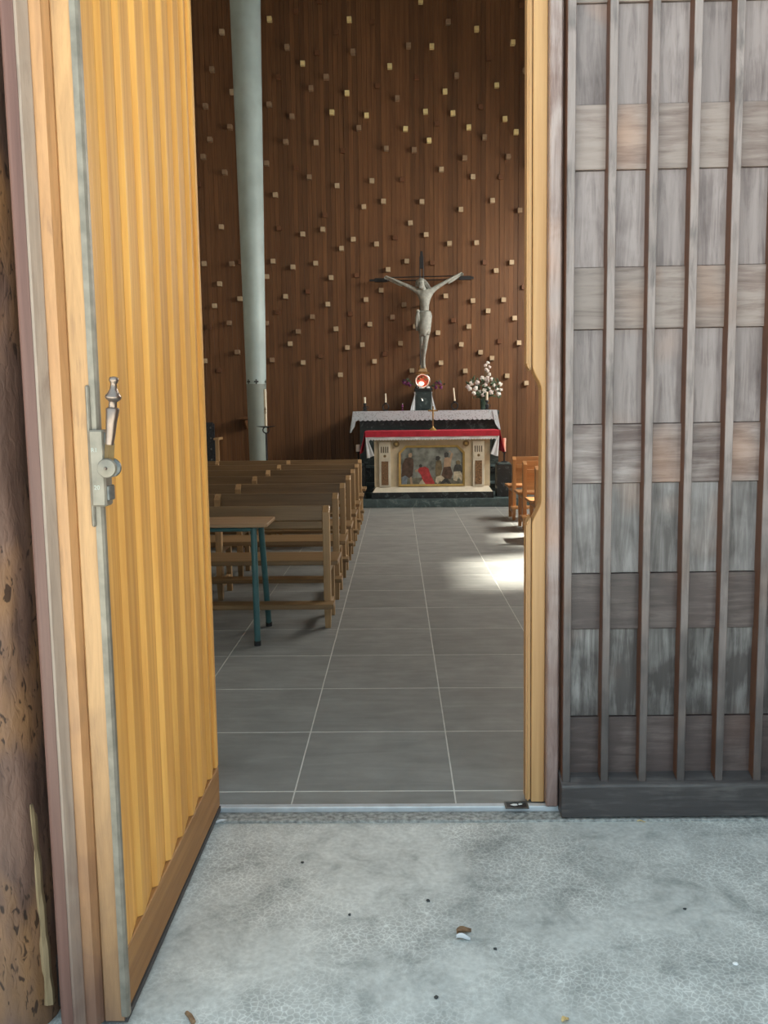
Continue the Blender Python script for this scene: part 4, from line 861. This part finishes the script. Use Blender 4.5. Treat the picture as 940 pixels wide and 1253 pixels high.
# pedestals with candles beside the altar
for px, lb, cm in ((617.3, 'right', 'wax_pink'), (438.5, 'left', 'wax_w')):
    x = at(px, 590, YA+.12).x; w = 9.2/FPX*12.6; zt = at(617, 566, YA+.12).z; yb = YA+.12
    ps = thing('pedestal', (x, yb+w, SZ), 'black marble pedestal on the %s of the cream altar' % lb, 'pedestal', 'black pedestals beside the altar')
    B(x-w, x+w, yb, yb+2*w, SZ, zt-.03).build('block', 'blackmarble', ps, bevel=.004)
    B(x-w*.82, x+w*.82, yb+.02, yb+2*w-.02, zt-.0295, zt).build('cap', 'marble_step', ps, bevel=.004)
    hz = at(px, 552.5, yb+w).z; x2 = at(px, 555, yb+w).x
    h = thing('candle_holder', (x2, yb+w, zt), 'dark candle holder on the %s black pedestal' % lb, 'candlestick', 'holders on the pedestals')
    MB().lathe((x2, yb+w, zt+.0005), [(.05, 0), (.05, .01), (.012, .02), (.012, hz-zt-.025), (.03, hz-zt-.012), (.032, hz-zt-.0006)], 20).build('stem', 'black', h, smooth=40)
    tp = at(px, 536 if lb == 'right' else 544, yb+w).z
    candle(x2, yb+w, hz+.0005, .022 if lb == 'right' else .032, tp-hz, ('peach' if lb == 'right' else 'short white')+' candle on the %s black pedestal' % lb, cm)

# paschal candle stand in front of the pillar
YS = 12.7
sx = at(326, 540, YS).x; dz = at(326, 521.5, YS).z
CS = thing('candle_stand', (sx, YS, 0), 'slender black iron candle stand in front of the pale pillar', 'candle stand')
MB().lathe((sx, YS, 0), [(.16, 0), (.16, .012), (.03, .025), (.012, .06), (.012, dz-.10)], 24).build('stem', 'black', CS, smooth=40)
MB().torus((sx, YS, dz-.058), .045, .009, 'y').build('ring', 'black', CS, smooth=60)
MB().lathe((sx, YS, dz-.022), [(.02, 0), (.08, .008), (.135, .018), (.14, .022), (.12, .022)], 28).build('drip_dish', 'black', CS, smooth=40)
zt = at(325, 476, YS).z
pcn = candle(sx, YS, dz+.0005, .021, zt-dz, 'tall ivory paschal candle with a red mark on the black stand', 'wax')
pz_ = at(325.5, 501, YS).z
mb = MB().box(sx-.02, sx+.02, YS-.0235, YS-.0205, pz_-.005, pz_+.005).box(sx-.005, sx+.005, YS-.0238, YS-.0208, pz_-.03, pz_+.03)
mb.torus((sx, YS-.0225, pz_-.045), .012, .003, 'y', 16, 6).build('painted_mark', 'bronze', pcn)

# dark chair and wooden prayer stall glimpsed behind the pews at far left
YK = 13.0
a, b = at(250, 517, YK), at(261.5, 517, YK)
CH = thing('high_back_chair', ((a.x+b.x)/2-.2, YK, 0), 'dark studded high-back chair standing left of the pillar', 'chair')
xc0, xc1 = b.x-.52, b.x
gr = []
B(xc0, xc1, YK, YK+.07, .42, a.z).build('backrest', 'navy', CH, bevel=.02, seg=2)
for i in range(5):
    for j in range(4):
        MB().ball((xc1-.05-.14*j, YK-.003, a.z-.08-.16*i), .014, .008, .014, 8, 4).build('stud', 'steel_dark', CH, smooth=60)
B(xc0, xc1, YK+.07, YK+.5, .40, .48).build('seat', 'navy', CH, bevel=.02, seg=2)
for x in (xc0+.02, xc1-.06):
    for y in (YK+.01, YK+.44): B(x, x+.04, y, y+.04, 0, .41).build('leg', 'black', CH, bevel=.003)
a, b = at(263.5, 536, YK-.3), at(268.5, 560, YK-.3)
PS = thing('prayer_stall', ((a.x+b.x)/2-.2, YK-.3, 0), 'light wooden prayer stall post with flat cap beside the dark chair', 'stall')
B(a.x, b.x, YK-.33, YK-.27, 0, a.z-.03).build('post', 'pew_v', PS, bevel=.003)
B(a.x-.015, b.x+.012, YK-.36, YK-.05, a.z-.0295, a.z+.005).build('armrest', 'pew_v', PS, bevel=.004)
B(a.x-.55, a.x-.55+.05, YK-.33, YK-.27, 0, a.z-.03).build('post', 'pew_v', PS, bevel=.003)
B(a.x-.50, a.x, YK-.32, YK-.28, .55, .65).build('rail', 'pew', PS, bevel=.003)
B(a.x-.50, a.x, YK-.32, YK-.28, .15, .22).build('rail', 'pew', PS, bevel=.003)

# ------------------------------------------------------------------ wall crucifix
YX = 13.98
def xp(px, py, dy=0.0): return at(px, py, YX+dy)
CR = thing('crucifix', (xp(516, 340).x, YX, xp(516, 455).z), 'large iron cross with grey stone figure on the slatted wall', 'crucifix')
def bar(name, pa, pb, r, mat='black', parent=CR, sg=8): return MB().tube([pa, pb], r, sg).build(name, mat, parent)
for d in (-2.1, 2.1):
    bar('crossbar_rod', xp(470, 341.8+d, .04), xp(566, 339.6+d, .04), .0085)
    bar('upright_rod', xp(516+d, 326, .04), xp(516.5+d, 452, .04), .0085)
def hb(name, pts, w): MB().prism([(p.x, p.z) for p in pts], 'xz', YX+.02, YX+.06).build(name, 'black', CR, bevel=.003)
hb('crossbar_tip', [xp(452, 341.5), xp(458, 341.3), xp(459, 340.0), xp(474, 339.8), xp(474, 344.6), xp(459, 345.0), xp(458, 344.0), xp(452, 344.0)], 0)
hb('crossbar_tip', [xp(580, 341), xp(578, 341.0), xp(576, 342.2), xp(562, 342.2), xp(562, 337.2), xp(576, 337.0), xp(578, 338.2), xp(580, 338.2)], 0)
hb('upright_tip', [xp(514.6, 307), xp(517.2, 307), xp(517.6, 313), xp(518.4, 314), xp(518.4, 328), xp(513.4, 328), xp(513.4, 314), xp(514.2, 313)], 0)
for px, py in ((516, 372), (517, 432)):
    P = xp(px, py); MB().tube([(P.x, YX+.04, P.z), (P.x, YW-.006, P.z)], .014, 10).build('wall_mount', 'black', CR)
# figure: one continuous skinned body
nodes = {}; edges = []
def nd(k, px, py, dy, r, ry=None): nodes[k] = (xp(px, py, dy), r, ry or r)
def ed(*ks):
    for a, b in zip(ks[:-1], ks[1:]): edges.append((a, b))
nd('pelvis', 519.5, 391, -.10, .100, .078); nd('belly', 519.5, 381, -.10, .096, .072); nd('ribs', 519.8, 371, -.11, .118, .088); nd('chest', 520, 362.5, -.11, .132, .086); nd('collar', 519.5, 357, -.105, .075, .06)
nd('neck', 518, 353.5, -.12, .040); nd('headl', 516, 350.5, -.145, .046, .052); nd('head', 515, 346, -.15, .055, .062); nd('crown', 514.6, 341.8, -.14, .042, .05)
ed('pelvis', 'belly', 'ribs', 'chest', 'collar', 'neck', 'headl', 'head', 'crown')
nd('sl', 511.5, 356.0, -.10, .046); nd('ul', 502, 353, -.085, .036, .038); nd('el', 493, 349.5, -.07, .030); nd('fl', 484, 345.5, -.055, .029); nd('wl', 477, 342.4, -.04, .019, .022); nd('hl', 474, 341.3, -.035, .019, .030)
ed('chest', 'sl', 'ul', 'el', 'fl', 'wl', 'hl')
nd('sr', 528.5, 355.0, -.10, .046); nd('ur', 538, 350.5, -.085, .036, .038); nd('er', 547, 346.3, -.07, .030); nd('fr', 555, 341.8, -.055, .029); nd('wr', 560.5, 338.3, -.04, .019, .022); nd('hr', 563.3, 336.8, -.035, .019, .030)
ed('chest', 'sr', 'ur', 'er', 'fr', 'wr', 'hr')
nd('hipl', 515.6, 397, -.11, .066); nd('thl', 515.8, 406, -.14, .054); nd('knl', 516.6, 417, -.155, .043); nd('cal', 517.0, 425, -.12, .040); nd('shl', 517.2, 434, -.085, .028); nd('anl', 517.0, 441, -.065, .023); nd('ftl', 516.4, 446.5, -.10, .024, .026); nd('tol', 516.0, 451, -.13, .018, .024)
ed('pelvis', 'hipl', 'thl', 'knl', 'cal', 'shl', 'anl', 'ftl', 'tol')
nd('hipr', 523.4, 397, -.11, .066); nd('thr', 522.8, 406, -.15, .054); nd('knr', 521.0, 417, -.175, .043); nd('car', 520.0, 425, -.145, .040); nd('shr', 519.0, 434, -.115, .028); nd('anr', 518.8, 441, -.105, .023); nd('ftr', 519.0, 447, -.135, .024, .026); nd('tor', 519.2, 451.5, -.16, .018, .024)
ed('pelvis', 'hipr', 'thr', 'knr', 'car', 'shr', 'anr', 'ftr', 'tor')
for s, hx, hy, sg in (('l', 474, 341.3, -1), ('r', 563.3, 336.8, 1)):     # fingers and thumb, rooted in the palm
    for i, (da, L) in enumerate(((-2.0, 3.0), (-.9, 3.8), (.2, 3.9), (1.2, 3.4))):
        nd('f%s%d' % (s, i), hx+sg*L*.55, hy-.9+da*.62, -.055, .0085); nd('g%s%d' % (s, i), hx+sg*L, hy-1.4+da*.72, -.085, .0075); ed('h'+s, 'f%s%d' % (s, i), 'g%s%d' % (s, i))
    nd('t%s' % s, hx+sg*.6, hy-3.0, -.07, .009); nd('u%s' % s, hx+sg*2.0, hy-3.8, -.09, .008); ed('h'+s, 't'+s, 'u'+s)
keys = list(nodes); me = bpy.data.meshes.new('figure'); org = wloc(CR)
me.from_pydata([tuple(nodes[k][0]-org) for k in keys], [(keys.index(a), keys.index(b)) for a, b in edges], [])
me.materials.append(M['stone']); fg = bpy.data.objects.new('figure', me); COL.objects.link(fg); fg.parent = CR
sk = fg.modifiers.new('skin', 'SKIN'); sk.use_smooth_shade = True; sk.branch_smoothing = .4
sv = me.skin_vertices[0].data
for i, k in enumerate(keys): sv[i].radius = (nodes[k][1], nodes[k][2]); sv[i].use_root = (k == 'pelvis')
ss = fg.modifiers.new('sub', 'SUBSURF'); ss.levels = 2; ss.render_levels = 2
tag(fg, 'grey stone figure with outstretched arms and bowed head')
# face, hair and beard
hd = xp(515, 346, -.15)
mb = MB()
for i in range(11):
    t = i/10; a = -1.2+2.4*t
    P = Vector((hd.x+.060*math.sin(a)+.006, hd.y+.022, hd.z+.022+.035*math.cos(a)))
    mb.tube([P, P+Vector((.018*math.sin(a)+.022*t, .004, -.05)), P+Vector((.03*math.sin(a)+.085*t*t, -.012*t, -.10-.07*t+.02*R.random()))], [.022, .021, .007], 7)
mb.ball((hd.x+.004, hd.y+.018, hd.z+.030), .060, .060, .048, 12, 8)
mb.build('hair', 'stone_hair', fg, smooth=70)
mb = MB()
mb.add([(hd.x-.008, hd.y-.058, hd.z+.008), (hd.x-.018, hd.y-.062, hd.z-.022), (hd.x+.002, hd.y-.062, hd.z-.022), (hd.x-.010, hd.y-.082, hd.z-.022)], [(0, 1, 3), (0, 3, 2), (1, 2, 3), (0, 2, 1)])
for sx_ in (-.030, .012): mb.ball((hd.x+sx_, hd.y-.052, hd.z+.004), .010, .007, .006, 8, 5)
mb.tube([(hd.x-.024, hd.y-.060, hd.z-.036), (hd.x-.008, hd.y-.066, hd.z-.034), (hd.x+.008, hd.y-.060, hd.z-.036)], .005, 6)
mb.build('face', 'stone', fg, smooth=60)
MB().ball((hd.x-.004, hd.y-.034, hd.z-.066), .034, .030, .034, 10, 6, .08).build('beard', 'stone_hair', fg, smooth=70)
# loincloth: folded wrap with a hanging knot
gr = []; nA = 48; rowsP = [(380.5, 519.6, .090, .078), (383, 519.8, .098, .088), (388, 519.9, .108, .098), (394, 519.9, .112, .108), (400, 519.6, .105, .122), (406, 519.3, .092, .118), (410.5, 519.2, .080, .112)]
vs = []; fs = []
for i, (py, px, rxx, ryy) in enumerate(rowsP):
    P = xp(px, py, -.115-.03*i/6)
    for k in range(nA):
        w = 2*math.pi*k/nA; f_ = 1+.07*math.sin(5*w+i*1.5)+.05*math.sin(10*w+i*2.4)
        vs.append((P.x+rxx*f_*math.cos(w), P.y+ryy*f_*math.sin(w), P.z+.02*math.sin(w*1+1.0)*(i/6)+(.012*math.sin(5*w) if i == 6 else 0)))
for i in range(6):
    for k in range(nA): fs.append((i*nA+k, i*nA+(k+1) % nA, (i+1)*nA+(k+1) % nA, (i+1)*nA+k))
lcn = MB().add(vs, fs).build('loincloth', 'stone', fg, smooth=70)
sol = lcn.modifiers.new('thickness', 'SOLIDIFY'); sol.thickness = .008
mb = MB(); P = xp(511.5, 381, -.17); mb.ball(P, .032, .028, .030, 10, 6, .1)
for dx_, L in ((-.018, .30), (.008, .24)): mb.tube([P, P+Vector((dx_, -.01, -.10)), P+Vector((dx_*1.3, 0, -L*.7)), P+Vector((dx_*.8, .01, -L))], [.018, .026, .026, .012], 8)
mb.build('hanging_knot', 'stone', fg, smooth=70)
# gilt foot rest under the figure
P = xp(517.2, 454, -.11)
MB().hexa([(P.x-.075, YX-.20, P.z-.015), (P.x+.075, YX-.20, P.z-.015), (P.x+.075, YX+.05, P.z-.015), (P.x-.075, YX+.05, P.z-.015), (P.x-.05, YX-.19, P.z+.03), (P.x+.055, YX-.19, P.z+.03), (P.x+.05, YX+.05, P.z+.10), (P.x-.045, YX+.05, P.z+.10)]).build('foot_rest', 'tan', CR, bevel=.004)

# ------------------------------------------------------------------ small things on the ground
P = atZ(632, 987)
SO = thing('floor_bolt_socket', (P.x, P.y, 0.0), 'small dark metal bolt socket in the floor at the threshold', 'bolt socket')
MB().box(P.x-.042, P.x+.042, P.y-.028, P.y-.02, .0045, .008).box(P.x-.042, P.x+.042, P.y+.02, P.y+.028, .0045, .008).box(P.x-.042, P.x-.036, P.y-.02, P.y+.02, .0045, .008).box(P.x+.036, P.x+.042, P.y-.02, P.y+.02, .0045, .008).build('rim', 'steel_dark', SO)
B(P.x-.036, P.x+.036, P.y-.02, P.y+.02, .0045, .0055).build('plate', 'socket', SO)
MB().ball((P.x-.008, P.y, .0075), .014, .008, .002, 8, 4, .3).ball((P.x+.014, P.y+.004, .0075), .008, .006, .002, 8, 4, .3).build('lint', 'pebble', SO)
def dleaf(px, py, L, w, ang, mat, name, label, cat, curl=.25):
    P = atZ(px, py, -.02); gr = []
    for i in range(8):
        t = i/7; ww = w*math.sin(math.pi*min(1, .12+t*.88))**.8
        gr.append([(P.x+math.cos(ang)*L*(t-.5)-math.sin(ang)*ww*s, P.y+math.sin(ang)*L*(t-.5)+math.cos(ang)*ww*s, -.0195+.003+L*curl*(abs(s)**2)*.6+.003*math.sin(t*5)) for s in (-1, -.5, 0, .5, 1)])
    o = MB().sheet(gr, .0012, (0, 0, 1)).build(name, mat, origin=(P.x, P.y, -.02), smooth=70); return tag(o, label, cat)
dleaf(568, 1142, .042, .011, .25, 'dry', 'dead_leaf', 'curled brown dead leaf lying mid concrete', 'leaf', .35)
dleaf(567, 1150, .038, .009, -.1, 'linen', 'dead_leaf', 'pale crumpled leaf just below the brown dead leaf', 'leaf', .3)
dleaf(692, 1250, .022, .007, .6, 'straw', 'dead_leaf', 'yellowish leaf fragment at the bottom edge of the photo', 'leaf', .3)
dleaf(785, 1006.5, .030, .003, .02, 'straw', 'straw_bit', 'thin yellow straw lying against the door plinth', 'straw', .1)
P = atZ(233, 1247, -.02)
o = MB().tube([(P.x-.012, P.y+.012, -.0125), (P.x, P.y, -.012), (P.x+.012, P.y-.020, -.013)], [.005, .006, .0065], 10).build('twig', 'dry', origin=(P.x, P.y, -.02), smooth=50); tag(o, 'short brown twig on the ground near the open door', 'twig')
P = atZ(900, 1181, -.02)
o = MB().ball((P.x, P.y, -.0155), .0075, .007, .0045, 10, 6, .12).build('pebble', 'pebble', origin=(P.x, P.y, -.02), smooth=60); tag(o, 'small white pebble on the concrete at right', 'pebble')
gl = ['dark grit speck left of the doorway centre', 'dark grit speck left of the dead leaf', 'dark grit speck above the dead leaf', 'dark grit speck right of the dead leaf', 'dark grit speck nearest the camera', 'tiny dark grit speck right of the lower middle']
for (px, py), lb in zip(((370, 1056), (428, 1120), (524, 1103), (606, 1162), (534, 1221), (838, 1113)), gl):
    P = atZ(px, py, -.02); o = MB().ball((P.x, P.y, -.0175), R.uniform(.004, .006), R.uniform(.004, .007), .0028, 8, 5, .25).build('grit', 'grit', origin=(P.x, P.y, -.02)); tag(o, lb, 'grit', 'grit specks on the concrete')
o = dleaf(273, 1007, .05, .006, .5, 'linen', 'dust_fluff', 'greyish fluff of dust by the hinge foot of the open door', 'dust', .2)
